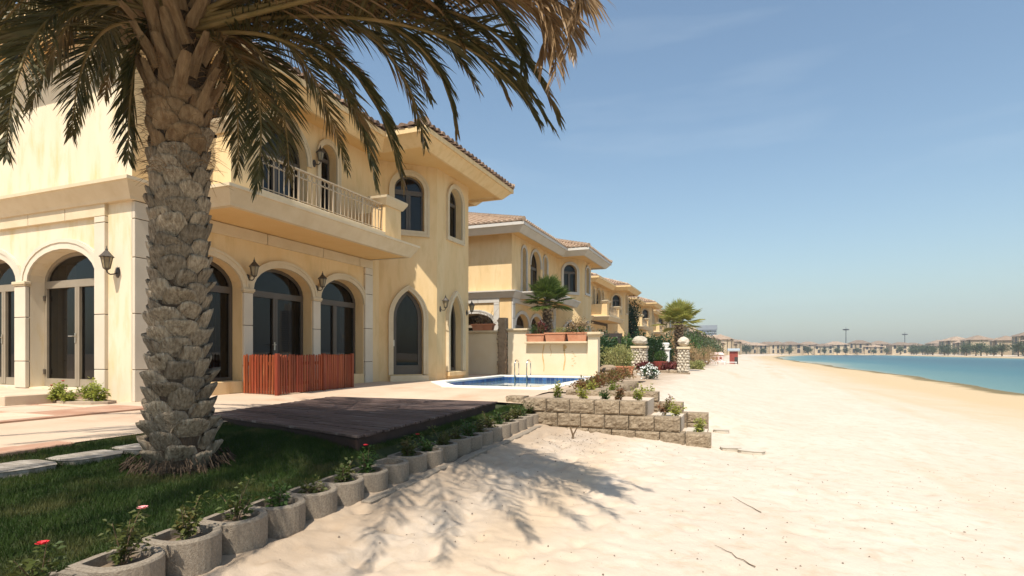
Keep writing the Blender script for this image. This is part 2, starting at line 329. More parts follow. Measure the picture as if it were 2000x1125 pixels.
def sea_mat():
    m, nt, bs = new_mat('turquoise_lagoon_water'); N = nt.nodes.new; L = nt.links.new
    ge = N('ShaderNodeNewGeometry'); sx = N('ShaderNodeSeparateXYZ'); L(ge.outputs['Position'], sx.inputs[0])
    at = N('ShaderNodeAttribute'); at.attribute_name = 'depth'
    cr = N('ShaderNodeValToRGB'); el = cr.color_ramp.elements
    el[0].position = 0.0; el[0].color = (0.30, 0.29, 0.20, 1)
    el[1].position = 1.0; el[1].color = (0.012, 0.072, 0.098, 1)
    e = el.new(0.12); e.color = (0.10, 0.19, 0.175, 1)
    e = el.new(0.4); e.color = (0.028, 0.115, 0.135, 1)
    L(at.outputs['Fac'], cr.inputs['Fac']); L(cr.outputs['Color'], bs.inputs['Base Color'])
    bs.inputs['Roughness'].default_value = 0.3; bs.inputs['IOR'].default_value = 1.33; bs.inputs['Specular IOR Level'].default_value = 0.22
    mp = N('ShaderNodeMapping'); mp.inputs['Scale'].default_value = (1, 0.6, 1); L(ge.outputs['Position'], mp.inputs['Vector'])
    n = N('ShaderNodeTexNoise'); n.inputs['Scale'].default_value = 1.6; n.inputs['Detail'].default_value = 6; L(mp.outputs[0], n.inputs['Vector'])
    b = N('ShaderNodeBump'); b.inputs['Strength'].default_value = 0.6; b.inputs['Distance'].default_value = 0.12; L(n.outputs['Fac'], b.inputs['Height']); L(b.outputs[0], bs.inputs['Normal'])
    return m
M['sea'] = sea_mat()
def pool_mat():
    m, nt, bs = new_mat('still_pool_water'); N = nt.nodes.new; L = nt.links.new
    bs.inputs['Base Color'].default_value = (0.10, 0.17, 0.19, 1); bs.inputs['Roughness'].default_value = 0.03; bs.inputs['IOR'].default_value = 1.33
    tc = N('ShaderNodeTexCoord'); n = N('ShaderNodeTexNoise'); n.inputs['Scale'].default_value = 3; L(tc.outputs['Object'], n.inputs['Vector'])
    b = N('ShaderNodeBump'); b.inputs['Strength'].default_value = 0.12; b.inputs['Distance'].default_value = 0.02; L(n.outputs['Fac'], b.inputs['Height']); L(b.outputs[0], bs.inputs['Normal'])
    return m
M['pool'] = pool_mat()

# ------------------------------------------------------------------ geometry helpers for outlines
def right_normals(path, closed):
    n = len(path); out = []
    for i in range(n):
        segs = []
        if closed or i > 0: segs.append((path[i - 1], path[i]))
        if closed or i < n - 1: segs.append((path[i], path[(i + 1) % n]))
        ns = []
        for a, b in segs:
            dx, dy = b[0] - a[0], b[1] - a[1]; l = math.hypot(dx, dy); ns.append((dy / l, -dx / l))
        if len(ns) == 1: out.append(ns[0])
        else:
            mx, my = ns[0][0] + ns[1][0], ns[0][1] + ns[1][1]
            k = 2.0 / (mx * mx + my * my); out.append((mx * k, my * k))
    return out

def sweep(mb, path, prof, closed=False, endcaps=True):
    """profile (out, z) swept along a plan path; 'out' is to the right of the way you walk"""
    nr = right_normals(path, closed); base = len(mb.v); k = len(prof)
    for (x, y), (nx, ny) in zip(path, nr):
        for o, z in prof: mb.v.append((x + nx * o, y + ny * o, z))
    n = len(path)
    for i in range(n if closed else n - 1):
        a = base + i * k; b = base + ((i + 1) % n) * k
        for j in range(k - 1): mb.f.append((a + j, b + j, b + j + 1, a + j + 1))
    if endcaps and not closed:
        mb.f.append(tuple(base + j for j in range(k))); mb.f.append(tuple(base + (n - 1) * k + j for j in range(k))[::-1])

def offset_poly(path, d):
    return [(x + nx * d, y + ny * d) for (x, y), (nx, ny) in zip(path, right_normals(path, True))]

def sstep(a, b, x):
    t = np.clip((np.asarray(x, float) - a) / (b - a), 0, 1); return t * t * (3 - 2 * t)

# ------------------------------------------------------------------ the beach: one sheet to the horizon, with the lagoon's bed in it
SEA_Z = -1.6
def lagoon_in(X, Y):
    xs = 17 + 45 * (np.maximum(0, Y - 200) / 320.0) ** 2 + 0.5 * np.sin(Y * 0.11) + 0.25 * np.sin(Y * 0.37 + 1)
    return np.minimum(np.minimum(X - xs, 104 + 0.04 * (Y - 250) - X), 540 - Y + 6 * np.sin(X * 0.05))
def sand_z(X, Y):
    X = np.asarray(X, float); Y = np.asarray(Y, float)
    d = lagoon_in(X, Y)
    up = np.interp(-d, [0, 13, 17, 20.4, 60], [SEA_Z, -0.95, -0.72, -0.55, -0.5])
    z = np.where(d > 0, SEA_Z - np.minimum(d * 0.06, 4), up)
    # sand heaped against the gardens past the block steps
    z = z + 0.42 * sstep(1.5, -2.0, X) * sstep(11.9, 13.5, Y) * (1 - sstep(38, 60, Y)) * (d < 0)
    z = z + 0.05 * np.exp(-((X + 3.15 + .04 * Y) / .45) ** 2) * (Y < 10.3)
    z = z - 0.09 * np.exp(-((X + .2) / 1.3) ** 2 - ((Y - 10.0) / 1.3) ** 2)
    z = z - 0.35 * sstep(-3.95, -4.6, X) * (1 - sstep(20, 24, Y))
    return z
def sand_detail(X, Y):
    near = np.exp(-((X / 9.0) ** 2 + ((Y - 3) / 14.0) ** 2))
    n = 0.10 * vnoise(X * 0.5, Y * 0.35, 1) + 0.05 * vnoise(X * 1.5, Y * 1.2, 2) + 0.035 * vnoise(X * 3.6, Y * 3.2, 3)
    foot = vnoise(X * 5.2, Y * 4.6, 4); foot = -0.05 * np.clip(foot - 0.12, 0, 1) / 0.38
    fine = 0.016 * vnoise(X * 9, Y * 9, 5) + 0.009 * vnoise(X * 21, Y * 21, 6)
    tramp = sstep(0.2, -2.6, X)                     # more trodden beside the planters
    track = 0.02 * np.sin((X - 0.02 * Y) * 5.0) * np.exp(-((X - 4.5) / 1.4) ** 2)
    return n * (0.14 + 0.3 * tramp) + (foot * 1.1 + fine * 1.5) * near * (0.4 + 1.1 * tramp) + track * 1.2
def axis(parts):
    out = []
    for a, b, st in parts: out += list(np.arange(a, b, st))
    return np.array(out)
def geo(a, b, r, s):
    o = [a]
    while o[-1] < b: o.append(o[-1] + s); s *= r
    return o
ax = np.concatenate([-np.array(geo(5, 900, 1.25, 1.0))[::-1], axis([(-4.6, 3.2, 0.035), (3.2, 7, 0.09), (7, 22, 0.3)]), np.array(geo(22, 1500, 1.09, 0.5))])
ay = np.concatenate([-np.array(geo(1, 300, 1.3, 1.0))[::-1], axis([(-0.5, 0.9, 0.2), (0.9, 9.0, 0.035), (9.0, 20, 0.09), (20, 60, 0.5)]), np.array(geo(60, 1700, 1.045, 0.8))])
GX, GY = np.meshgrid(ax, ay)
GZ = sand_z(GX, GY) + sand_detail(GX, GY) * (lagoon_in(GX, GY) < 2)
V = np.stack([GX.ravel(), GY.ravel(), GZ.ravel()], 1)
nx, ny = len(ax), len(ay)
idx = np.arange(nx * ny).reshape(ny, nx)
F = np.stack([idx[:-1, :-1].ravel(), idx[:-1, 1:].ravel(), idx[1:, 1:].ravel(), idx[1:, :-1].ravel()], 1)
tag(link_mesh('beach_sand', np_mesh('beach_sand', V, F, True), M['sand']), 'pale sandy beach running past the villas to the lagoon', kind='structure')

def gz(x, y): return float(sand_z(x, y) + sand_detail(np.float64(x), np.float64(y)))

sxs = np.concatenate([axis([(15, 30, 0.5), (30, 110, 2.0)]), np.array(geo(110, 140, 1.1, 4))]); sys_ = np.concatenate([np.array([-300, -100, -40.]), axis([(0, 120, 2), (120, 560, 5)])])
SX, SY = np.meshgrid(sxs, sys_)
V = np.stack([SX.ravel(), SY.ravel(), np.full(SX.size, SEA_Z)], 1)
idx = np.arange(SX.size).reshape(SX.shape)
F = np.stack([idx[:-1, :-1].ravel(), idx[:-1, 1:].ravel(), idx[1:, 1:].ravel(), idx[1:, :-1].ravel()], 1)
me = np_mesh('lagoon_water', V, F, True)
at = me.attributes.new('depth', 'FLOAT', 'POINT')
at.data.foreach_set('value', np.clip(lagoon_in(SX, SY).ravel() / 34.0 + 0.25 * vnoise(SX.ravel() * 0.05, SY.ravel() * 0.02, 9), 0, 1).astype(np.float32))
tag(link_mesh('lagoon_water', me, M['sea']), 'calm turquoise lagoon beyond the beach', kind='structure')

# ------------------------------------------------------------------ patio, lawn and pool
def patio_z(x, y):
    return float(-0.2 * np.clip((x + 9.3) / 5.3, 0, 1) * (1 - sstep(9.6, 11.5, y)))
POOL = [(-7.9, 14.5), (-6.75, 13.0), (-4.45, 13.0), (-4.45, 19.2), (-7.9, 19.2)]
mb = MB()
pxs = [-30, -24, -18, -14, -12, -11, -10.2, -9.6, -9.0, -8.5, -7.9, -7.4, -6.75, -6.2, -5.6, -5.0, -4.45, -3.88]
pys = [-8, -4, -1, 1, 3, 5, 6.0, 6.6, 7.2, 8, 9, 9.6, 10, 10.4, 11, 11.6, 12.2, 13.0, 14.5, 16, 17.5, 19.2, 20.6]
for i in range(len(pxs) - 1):
    for j in range(len(pys) - 1):
        x0, x1, y0, y1 = pxs[i], pxs[i + 1], pys[j], pys[j + 1]
        if x0 >= -6.76 and y1 <= 6.61: continue
        if x0 >= -4.46 and y1 <= 10.5: continue
        if x0 >= -7.91 and x1 <= -4.44 and y0 >= 12.99 and y1 <= 19.21: continue
        mb.add([(x0, y0, patio_z(x0, y0)), (x1, y0, patio_z(x1, y0)), (x1, y1, patio_z(x1, y1)), (x0, y1, patio_z(x0, y1))], [(0, 1, 2, 3)])
mb.add([(-7.9, 13.0, 0), (-6.75, 13.0, 0), (-7.9, 14.5, 0)], [(0, 1, 2)])
patio = mb.build('patio_paving', M['patio'])
tag(patio, 'pinkish concrete patio around the villa and pool', kind='structure')
# pale slabs set between reddish joints in front of the garden doors
for (x0, x1, y0, y1) in [(-12.6, -11.35, 3.75, 4.85), (-11.25, -10.1, 3.8, 4.9), (-10.0, -8.9, 3.95, 4.95), (-14.0, -12.75, 3.7, 4.85),
                         (-12.3, -11.0, 4.97, 5.75), (-10.9, -9.7, 5.0, 5.75), (-13.7, -12.4, 4.97, 5.75), (-11.0, -9.75, 5.85, 6.3)]:
    MB().box(x0, x1, y0, y1, 0.0, 0.009).build('patio_slab', M['paver'], patio, bevel=0.003)
MB().box(-14.2, -8.75, 3.62, 6.33, -0.02, 0.004).build('slab_joint', M['kerb_red'], patio)
mb = MB()
for i in range(26):
    y0 = -3.5 + i * 0.39
    if y0 > 3.6: break
    z = patio_z(-6.8, y0)
    mb.box(-6.98 + 0.02 * math.sin(i * 1.7), -6.66 + 0.03 * math.sin(i * 2.3), y0, y0 + 0.384, z - 0.15, z + 0.012 + 0.004 * math.sin(i * 3.1))
mb.build('red_edging', M['kerb_red'], patio, bevel=0.01)

def lawn_z(x, y):
    return float(np.interp(x, [-6.8, -5.6, -3.55], [-0.108, -0.24, -0.335]) + 0.125 * sstep(4.35, 5.2, y) * sstep(-6.6, -5.2, x) * (x < -3.7) + 0.03 * vnoise(x * 0.9, y * 0.9, 21))
mb = MB()
def ring_x(y): return float(np.interp(y, [.9, 2.2, 4.4, 7.5, 11], [-3.30, -3.36, -3.50, -3.63, -3.78]))
lx = np.linspace(-6.86, -3.42, 20); ly = np.linspace(-3, 10.6, 70)
for i in range(len(lx) - 1):
    for j in range(len(ly) - 1):
        if lx[i + 1] < -4.6 and ly[j] > 7.0: continue
        mb.add([(min(a, ring_x(b) - .13), b, lawn_z(a, b)) for a, b in ((lx[i], ly[j]), (lx[i + 1], ly[j]), (lx[i + 1], ly[j + 1]), (lx[i], ly[j + 1]))], [(0, 1, 2, 3)])
tag(mb.build('lawn', M['turf'], smooth=True), 'strip of mown lawn under the big palm', kind='structure')

STONES = []
def stone_poly(mb, cx, cy, w, l, z, ang, r):
    n = 9; top = []
    for k in range(n):
        a = 2 * math.pi * k / n
        sx = abs(math.cos(a)) ** 0.6 * math.copysign(1, math.cos(a)); sy = abs(math.sin(a)) ** 0.6 * math.copysign(1, math.sin(a))
        x = sx * w / 2 * (1 + r.uniform(-.06, .06)); y = sy * l / 2 * (1 + r.uniform(-.06, .06))
        top.append((cx + x * math.cos(ang) - y * math.sin(ang), cy + x * math.sin(ang) + y * math.cos(ang)))
    b = len(mb.v)
    for x, y in top: mb.v.append((x, y, z))
    for x, y in top: mb.v.append((x, y, z - 0.09))
    mb.f.append(tuple(range(b, b + n)))
    for k in range(n): mb.f.append((b + k, b + (k + 1) % n, b + n + (k + 1) % n, b + n + k))
path = thing('stepping_path', (-6.1, 3.3, -0.2), 'row of weathered pale stones between lawn and patio by the palm', 'path')
r = random.Random(3)
y = -1.2; k = 0
while y < 4.9:
    l = r.uniform(0.42, 0.62); x = -6.12 + 0.06 * (y - 3) + r.uniform(-.05, .05); wd = r.uniform(0.42, 0.58)
    z = lawn_z(x, y) + 0.035
    mb = MB(); stone_poly(mb, x, y + l / 2, wd, l, z, r.uniform(-.12, .12), r)
    mb.build('stone', M['stepstone'], path, org=(-6.1, 3.3, -0.2), bevel=0.008)
    STONES.append((x, y + l / 2, wd / 2, l / 2)); y += l + 0.03

# grass blades
def grass_field(n):
    xs = nrs.uniform(-6.68, -3.52, n); ys = nrs.uniform(0.2, 10.5, n)
    keep = ~((xs < -3.85) & (ys > 5.08 - .30 * (xs + 3.8)) & (xs < -3.80 - .06 * (ys - 5)))
    for (sx, sy, a, b) in STONES:
        keep &= ~((np.abs(xs - sx) < a * 0.93) & (np.abs(ys - sy) < b * 0.93))
    keep &= xs < np.interp(ys, [.9, 2.2, 4.4, 7.5, 11], [-3.30, -3.36, -3.50, -3.63, -3.78]) - .15
    keep &= (np.hypot(xs + 5.2, ys - 4.0) > 0.42)
    return xs[keep], ys[keep]
xs, ys = grass_field(260000)
zs = np.interp(xs, [-6.8, -5.6, -3.55], [-0.108, -0.24, -0.335]) + 0.125 * sstep(4.35, 5.2, ys) * sstep(-6.6, -5.2, xs) * (xs < -3.7) + 0.03 * vnoise(xs * 0.9, ys * 0.9, 21)
n = len(xs); an = nrs.uniform(0, 2 * np.pi, n); hgt = nrs.uniform(0.022, 0.055, n) * (1 + 0.9 * np.clip(vnoise(xs * 3, ys * 3, 33), 0, 1)); wd = nrs.uniform(0.0022, 0.0045, n)
le = nrs.uniform(0.0, 0.9, n) * hgt; la = nrs.uniform(0, 2 * np.pi, n)
dx, dy = np.cos(an) * wd, np.sin(an) * wd
A = np.stack([xs - dx, ys - dy, zs - 0.004], 1); B = np.stack([xs + dx, ys + dy, zs - 0.004], 1)
C = np.stack([xs + np.cos(la) * le, ys + np.sin(la) * le, zs + hgt], 1)
V = np.stack([A, B, C], 1).reshape(-1, 3); F = np.arange(3 * n).reshape(n, 3)
tag(link_mesh('lawn_grass', np_mesh('lawn_grass', V, F), M['grass']), 'short dark green grass of the lawn', 'grass', kind='stuff')

# the pool
pool = thing('swimming_pool', (-6.2, 16.1, 0), 'small swimming pool with white coping and blue tile band', 'pool')
PO = (-6.2, 16.1, 0)
mb = MB(); sweep(mb, POOL, [(0.0, -0.02), (0.0, 0.028), (0.012, 0.04), (0.36, 0.04), (0.375, 0.02), (0.375, -0.02)], True)
mb.build('coping', M['coping'], pool, org=PO)
mb = MB(); sweep(mb, POOL, [(0.012, 0.0), (0.012, -1.4)], True)
mb.add([(x, y, -1.4) for x, y in POOL], [(0, 1, 2, 3, 4)])
mb.build('basin', M['grout'], pool, org=PO)
wat = MB().add([(x, y, -0.135) for x, y in offset_poly(POOL, 0.011)], [(0, 1, 2, 3, 4)]).build('pool_water', M['pool'], pool, org=PO)
tm = MB().box(-0.07, 0.07, -0.008, 0.0, -0.055, 0.055).mesh('tile'); tm.materials.append(M['pooltile'])
for a, b in ((4, 0), (3, 4), (0, 1)):
    ax_, ay_ = POOL[a]; bx_, by_ = POOL[b]; L_ = math.hypot(bx_ - ax_, by_ - ay_); nt_ = int(L_ / 0.15)
    ang = math.atan2(by_ - ay_, bx_ - ax_)
    for i in range(nt_):
        t = (i + 0.5) / nt_
        for rrow in range(2):
            o = link_mesh('tile', tm, None, pool, (ax_ + (bx_ - ax_) * t - PO[0] - 0.01 * math.sin(-ang) * 0, ay_ + (by_ - ay_) * t - PO[1], -0.075 - rrow * 0.12), (0, 0, ang + math.pi))
lad = thing('pool_ladder', (-7.2, 19.25, 0), 'pair of curved steel grab rails at the far pool edge', 'ladder')
for dx in (-0.25, 0.22):
    pts = [(dx, 0.28, 0.02), (dx, 0.28, 0.45)]
    for k in range(1, 8):
        a = math.pi * k / 8; pts.append((dx, 0.28 - 0.21 * (1 - math.cos(a)), 0.45 + 0.16 * math.sin(a)))
    pts += [(dx, -0.14, 0.4), (dx, -0.16, -1.0)]
    MB().tube(pts, 0.022, 8).build('grab_rail', M['steel'], lad, smooth=True)
    MB().lathe([(0.05, 0.04), (0.05, 0.055), (0.025, 0.06)], (dx, 0.28, 0.0), 10).build('flange', M['steel'], lad)

# ------------------------------------------------------------------ villas
class Fr:
    """a wall's own frame: u along it, v up, w outwards"""
    def __init__(s, o, U, N): s.o = Vector(o); s.U = Vector(U); s.N = Vector(N)
    def __call__(s, u, v, w=0.0):
        p = s.o + s.U * u + s.N * w; return (p.x, p.y, p.z + v)

def arch(u0, u1, v0, vs, rise, kind='round', n=14):
    a = (u1 - u0) / 2; uc = (u0 + u1) / 2
    pts = [(u0, v0), (u1, v0)]
    if kind == 'round':
        for k in range(n + 1):
            t = math.pi * k / n; pts.append((uc + a * math.cos(t), vs + rise * math.sin(t)))
    else:
        R = (rise * rise + a * a) / (2 * a); h = n // 2
        right = []
        tmax = math.asin(min(1, rise / R))
        for k in range(h + 1):
            t = tmax * k / h; right.append((R * math.cos(t) - (R - a), R * math.sin(t)))
        pts += [(uc + x, vs + y) for x, y in right]
        pts += [(uc - x, vs + y) for x, y in right[::-1][1:]]
    return pts

def tess(mb, fr, loops, w):
    vs = [Vector((u, v, 0)) for lp in loops for u, v in lp]
    tris = tessellate_polygon([[Vector((u, v, 0)) for u, v in lp] for lp in loops])
    mb.add([fr(p.x, p.y, w) for p in vs], [tuple(t) for t in tris])

def wall_face(mb, fr, outer, holes, depth):
    tess(mb, fr, [outer] + holes, 0.0)
    for h in holes:
        n = len(h)
        for i in range(n):
            a, b = h[i], h[(i + 1) % n]
            mb.add([fr(*a, 0), fr(*b, 0), fr(*b, -depth), fr(*a, -depth)], [(0, 1, 2, 3)])

def band(mb, fr, inner, outer, w0, w1, skip_first=False):
    """ring between two loops with as many points, from w0 (back) to w1 (front)"""
    n = len(inner)
    for i in range(n):
        if skip_first and i == 0: continue
        j = (i + 1) % n
        a, b, c, d = inner[i], inner[j], outer[j], outer[i]
        mb.add([fr(*a, w1), fr(*b, w1), fr(*c, w1), fr(*d, w1), fr(*a, w0), fr(*b, w0), fr(*c, w0), fr(*d, w0)],
               [(0, 1, 2, 3), (0, 4, 5, 1), (3, 2, 6, 7)])
    if skip_first:
        for p, q in ((inner[0], outer[0]), (inner[1], outer[1])):
            mb.add([fr(*p, w1), fr(*q, w1), fr(*q, w0), fr(*p, w0)], [(0, 1, 2, 3)])

def fbox(mb, fr, u0, u1, v0, v1, w0, w1):
    mb.hexa([fr(u0, v0, w0), fr(u1, v0, w0), fr(u1, v0, w1), fr(u0, v0, w1), fr(u0, v1, w0), fr(u1, v1, w0), fr(u1, v1, w1), fr(u0, v1, w1)])

def clip_above(loop, v):
    """part of an arch loop above height v"""
    pts = [p for p in loop if p[1] > v + 1e-4]
    us = [p[0] for p in loop]
    return [(min(us), v), (max(us), v)] + pts

def fill_window(root, fr, u0, u1, v0, vs, rise, kind, depth, T, style='double', name='window', frm='frame', fw=0.075):
    L0 = arch(u0 + .002, u1 - .002, v0 + .002, vs, rise - .002, kind)
    L1 = arch(u0 + fw, u1 - fw, v0 + fw * (2.2 if name == 'door' else 1), vs, max(rise - fw, .1), kind)
    wb, wf = -depth, -depth + 0.07
    mb = MB(); band(mb, fr, L1, L0, wb, wf)
    uc = (u0 + u1) / 2; vt = vs - (0.02 if kind == 'round' else 0.0)
    panes = []
    if style in ('double', 'triple'):
        fbox(mb, fr, u0 + fw * .5, u1 - fw * .5, vt - 0.10, vt + 0.045, wb + .004, wf + .012)
        fbox(mb, fr, uc - 0.07, uc - 0.004, v0 + .03, vt - .1, wb + .003, wf + .010)
        fbox(mb, fr, uc + 0.004, uc + 0.07, v0 + .03, vt - .1, wb + .003, wf + .010)
        vb = v0 + fw * (2.2 if name == 'door' else 1)
        panes = [clip_above(L1, vt + .045), [(u0 + fw, vb), (uc - .07, vb), (uc - .07, vt - .1), (u0 + fw, vt - .1)],
                 [(uc + .07, vb), (u1 - fw, vb), (u1 - fw, vt - .1), (uc + .07, vt - .1)]]
    elif style == 'transom':
        fbox(mb, fr, u0 + fw * .5, u1 - fw * .5, vt - 0.06, vt + 0.045, wb + .004, wf + .012)
        panes = [clip_above(L1, vt + .045), [(u0 + fw, v0 + fw), (u1 - fw, v0 + fw), (u1 - fw, vt - .06), (u0 + fw, vt - .06)]]
    else:
        panes = [L1]
    win = mb.build(name, T[frm], root)
    for p in panes:
        g = MB(); tess(g, fr, [p], -depth + 0.028); g.build('pane', M['glass'], win)
    if name == 'door':
        hu = uc - 0.037 if style == 'double' else u0 + 0.05
        h = MB(); hv = v0 + 1.02
        h.tube([fr(hu, hv, -depth + .07), fr(hu, hv, -depth + .14), fr(hu - .12, hv, -depth + .145)], 0.011, 6)
        fbox(h, fr, hu - .018, hu + .018, hv - .13, hv + .06, -depth + .083, -depth + .095)
        h.build('handle', M['metal_handle'], win)
        for hv in (v0 + .25, v0 + 1.75):
            b = MB(); fbox(b, fr, u0 + .0, u0 + .05, hv, hv + .1, -depth + .07, -depth + .10); b.build('hinge', M['frame_dark'], win)
    return win

def arch_trim(root, fr, u0, u1, v0, vs, rise, kind, T, wdt=0.17, proud=0.05, closed=False, from_spring=False, mat_='trim'):
    lo = vs - 0.02 if from_spring else v0
    a = arch(u0, u1, lo, vs, rise, kind); b = arch(u0 - wdt, u1 + wdt, lo - (wdt if closed else 0), vs, rise + wdt, kind)
    mb = MB(); band(mb, fr, a, b, -0.01, proud, not closed)
    a2 = arch(u0 - wdt * .62, u1 + wdt * .62, lo - (wdt * .62 if closed else 0), vs, rise + wdt * .62, kind)
    band(mb, fr, a2, b, proud - .002, proud + 0.018, not closed)
    return mb.build('arch_trim', T[mat_], root)

def pilaster(root, fr, u0, u1, joints, T, proud=0.07, cap=None):
    c = MB(); fbox(c, fr, u0 + .012, u1 - .012, joints[0], joints[-1], -0.02, proud - .014)
    core = c.build('pilaster', M['joint'], root)
    for a, b in zip(joints[:-1], joints[1:]):
        m = MB(); fbox(m, fr, u0, u1, a + (.007 if a > 0.01 else 0), b - .007, -0.018, proud); m.build('stone_block', T['stone'], core, bevel=0.006)
    if cap:
        m = MB(); fbox(m, fr, u0 - .035, u1 + .035, cap - .06, cap, -.02, proud + .035); fbox(m, fr, u0 - .02, u1 + .02, cap - .09, cap - .06, -.02, proud + .018)
        m.build('capital', T['trim'], core, bevel=0.008)
    return core

TAN = 0.36
def tile_cols(mb, e0, e1, inward, z0, D, hip0=True, hip1=True, pitch=0.27, row=0.38, rad=0.105, start=0.0):
    e0 = Vector((*e0, 0)); e1 = Vector((*e1, 0)); inn = Vector((*inward, 0)); L = (e1 - e0).length; t = (e1 - e0) / L
    n = int(L / pitch); sl = Vector((inn.x, inn.y, TAN)).normalized(); up = Vector((-inn.x * TAN, -inn.y * TAN, 1)).normalized()
    for i in range(n):
        u = (i + .5) * L / n; run = D
        if hip0: run = min(run, u)
        if hip1: run = min(run, L - u)
        ln = run * math.sqrt(1 + TAN * TAN); k = 0; s = start
        while s < ln - 0.05:
            e = min(s + row, ln)
            p0 = e0 + t * u + Vector((0, 0, z0)) + sl * s + up * 0.035; p1 = e0 + t * u + Vector((0, 0, z0)) + sl * e + up * 0.0
            b = len(mb.v)
            for p, r_ in ((p0, rad), (p1, rad * .86)):
                for q in range(6):
                    an = math.pi * q / 5; mb.v.append(tuple(p + t * math.cos(an) * r_ + up * math.sin(an) * r_))
            for q in range(5): mb.f.append((b + q, b + q + 1, b + 7 + q, b + 6 + q))
            mb.f.append(tuple(b + q for q in range(6)))
            s = e

YW = 12.46                      # length of the villa along the beach
def build_villa(org, T, label, near=True, ov=1.0, full=True):
    root = thing('villa', org, label, 'villa', 'villas along the beach')
    f1 = Fr((0, 0, 0), (1, 0, 0), (0, -1, 0)); f2 = Fr((0, 0, 0), (0, 1, 0), (1, 0, 0)); q = math.sqrt(.5)
    f3 = Fr((0, 7.57, 0), (q, q, 0), (q, -q, 0)); f4 = Fr((1.3, 8.87, 0), (0, 1, 0), (1, 0, 0)); f5 = Fr((1.3, 11.16, 0), (-q, q, 0), (q, q, 0))
    TOP = 6.82
    R, Pt = 'round', 'pointed'
    g1 = [(-3.05, -.94, .2, 2.32, .58, R), (-5.5, -3.41, .2, 2.32, .58, R), (-7.9, -5.86, .2, 2.32, .58, R)]
    g2 = [(.5, 2.42, .27, 2.32, .6, R), (2.71, 4.62, .06, 2.32, .6, R), (4.93, 6.78, .27, 2.32, .6, R)]
    up2 = [(1.4, 2.05, 4.06, 6.08, .325, R), (2.75, 4.46, 4.06, 5.66, .85, R), (4.94, 5.59, 4.06, 6.14, .325, R)]
    gA = [(.43, 1.38, .2, 1.98, .86, Pt)]; uA = [(.47, 1.41, 4.72, 5.98, .46, R)]
    gB = [(.76, 1.70, .27, 1.92, .92, Pt)]; uB = [(.76, 1.72, 4.78, 6.0, .46, R)]
    def H(lst): return [arch(*a) for a in lst]
    def W(name, fr, L, holes, mt, depth, u0=0.0):
        mb = MB(); wall_face(mb, fr, [(u0, -.25), (L, -.25), (L, TOP), (u0, TOP)], holes, depth); return mb.build(name, T[mt], root)
    W('side_wall', f1, 0.0, H(g1), 'wall_side', .34, -13.0)
    W('beach_wall', f2, 7.57, H(g2) + H(up2), 'wall', .34)
    W('bay_wall', f3, 1.838, H(gA) + H(uA), 'wall', .22)
    W('bay_wall', f4, 2.29, H(gB) + H(uB), 'wall', .30)
    W('bay_wall', f5, 1.838, [], 'wall', .3)
    mb = MB(); mb.add([(0, YW, -.25), (-13, YW, -.25), (-13, YW, TOP), (0, YW, TOP)], [(0, 1, 2, 3)]); mb.add([(-13, 0, -.25), (-13, YW, -.25), (-13, YW, TOP), (-13, 0, TOP)], [(0, 1, 2, 3)])
    mb.build('back_wall', T['wall'], root)
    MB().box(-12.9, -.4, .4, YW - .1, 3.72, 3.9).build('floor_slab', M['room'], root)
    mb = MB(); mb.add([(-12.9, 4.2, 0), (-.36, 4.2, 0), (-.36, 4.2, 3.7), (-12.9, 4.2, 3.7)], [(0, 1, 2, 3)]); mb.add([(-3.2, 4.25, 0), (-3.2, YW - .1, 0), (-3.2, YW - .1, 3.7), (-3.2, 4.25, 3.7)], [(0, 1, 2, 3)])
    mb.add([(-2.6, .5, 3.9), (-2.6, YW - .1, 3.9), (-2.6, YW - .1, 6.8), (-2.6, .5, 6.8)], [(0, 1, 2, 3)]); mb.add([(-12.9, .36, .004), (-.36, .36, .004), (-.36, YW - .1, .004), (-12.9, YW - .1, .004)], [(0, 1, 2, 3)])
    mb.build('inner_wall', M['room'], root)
    def curtain(fr, u0, u1, v0, v1, w):
        m = MB(); n = int((u1 - u0) / .035); m.v = [fr(u0 + (u1 - u0) * i / n, v, w + .03 * math.sin(i * 1.9) + .012 * math.sin(i * .7)) for v in (v0, v1) for i in range(n + 1)]
        m.f = [(i, i + 1, n + 2 + i, n + 1 + i) for i in range(n)]; m.build('curtain', M['curtain'], root)
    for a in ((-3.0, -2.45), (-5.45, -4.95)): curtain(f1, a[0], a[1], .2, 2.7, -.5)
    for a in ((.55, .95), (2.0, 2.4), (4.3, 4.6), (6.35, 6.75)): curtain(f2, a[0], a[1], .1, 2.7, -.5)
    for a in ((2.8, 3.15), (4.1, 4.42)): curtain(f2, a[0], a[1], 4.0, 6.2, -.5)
    # openings
    for a in g1:
        fill_window(root, f1, *a, .34, T, 'double', 'door', 'frame'); arch_trim(root, f1, *a, T, .2, .045, from_spring=True, mat_='stone')
    for i, a in enumerate(g2):
        fill_window(root, f2, *a, .34, T, 'double', 'door' if i == 1 else 'window', 'frame_dk'); arch_trim(root, f2, *a, T, .17, .05, from_spring=True)
    for i, a in enumerate(up2):
        fill_window(root, f2, *a, .30, T, 'double' if i == 1 else 'transom', 'window', 'frame_dk', fw=.06); arch_trim(root, f2, *a, T, .14, .045, from_spring=(i == 1))
    for a in gA: fill_window(root, f3, *a, .20, T, 'single', 'door', 'frame_dk', fw=.13); arch_trim(root, f3, *a, T, .15, .09)
    for a in uA: fill_window(root, f3, *a, .20, T, 'double', 'window', 'frame_dk', fw=.055); arch_trim(root, f3, *a, T, .17, .06, closed=True)
    for a in gB: fill_window(root, f4, *a, .28, T, 'single', 'window', 'frame_dk', fw=.10); arch_trim(root, f4, *a, T, .15, .09)
    for a in uB: fill_window(root, f4, *a, .28, T, 'transom', 'window', 'frame_dk', fw=.055); arch_trim(root, f4, *a, T, .15, .06, closed=True)
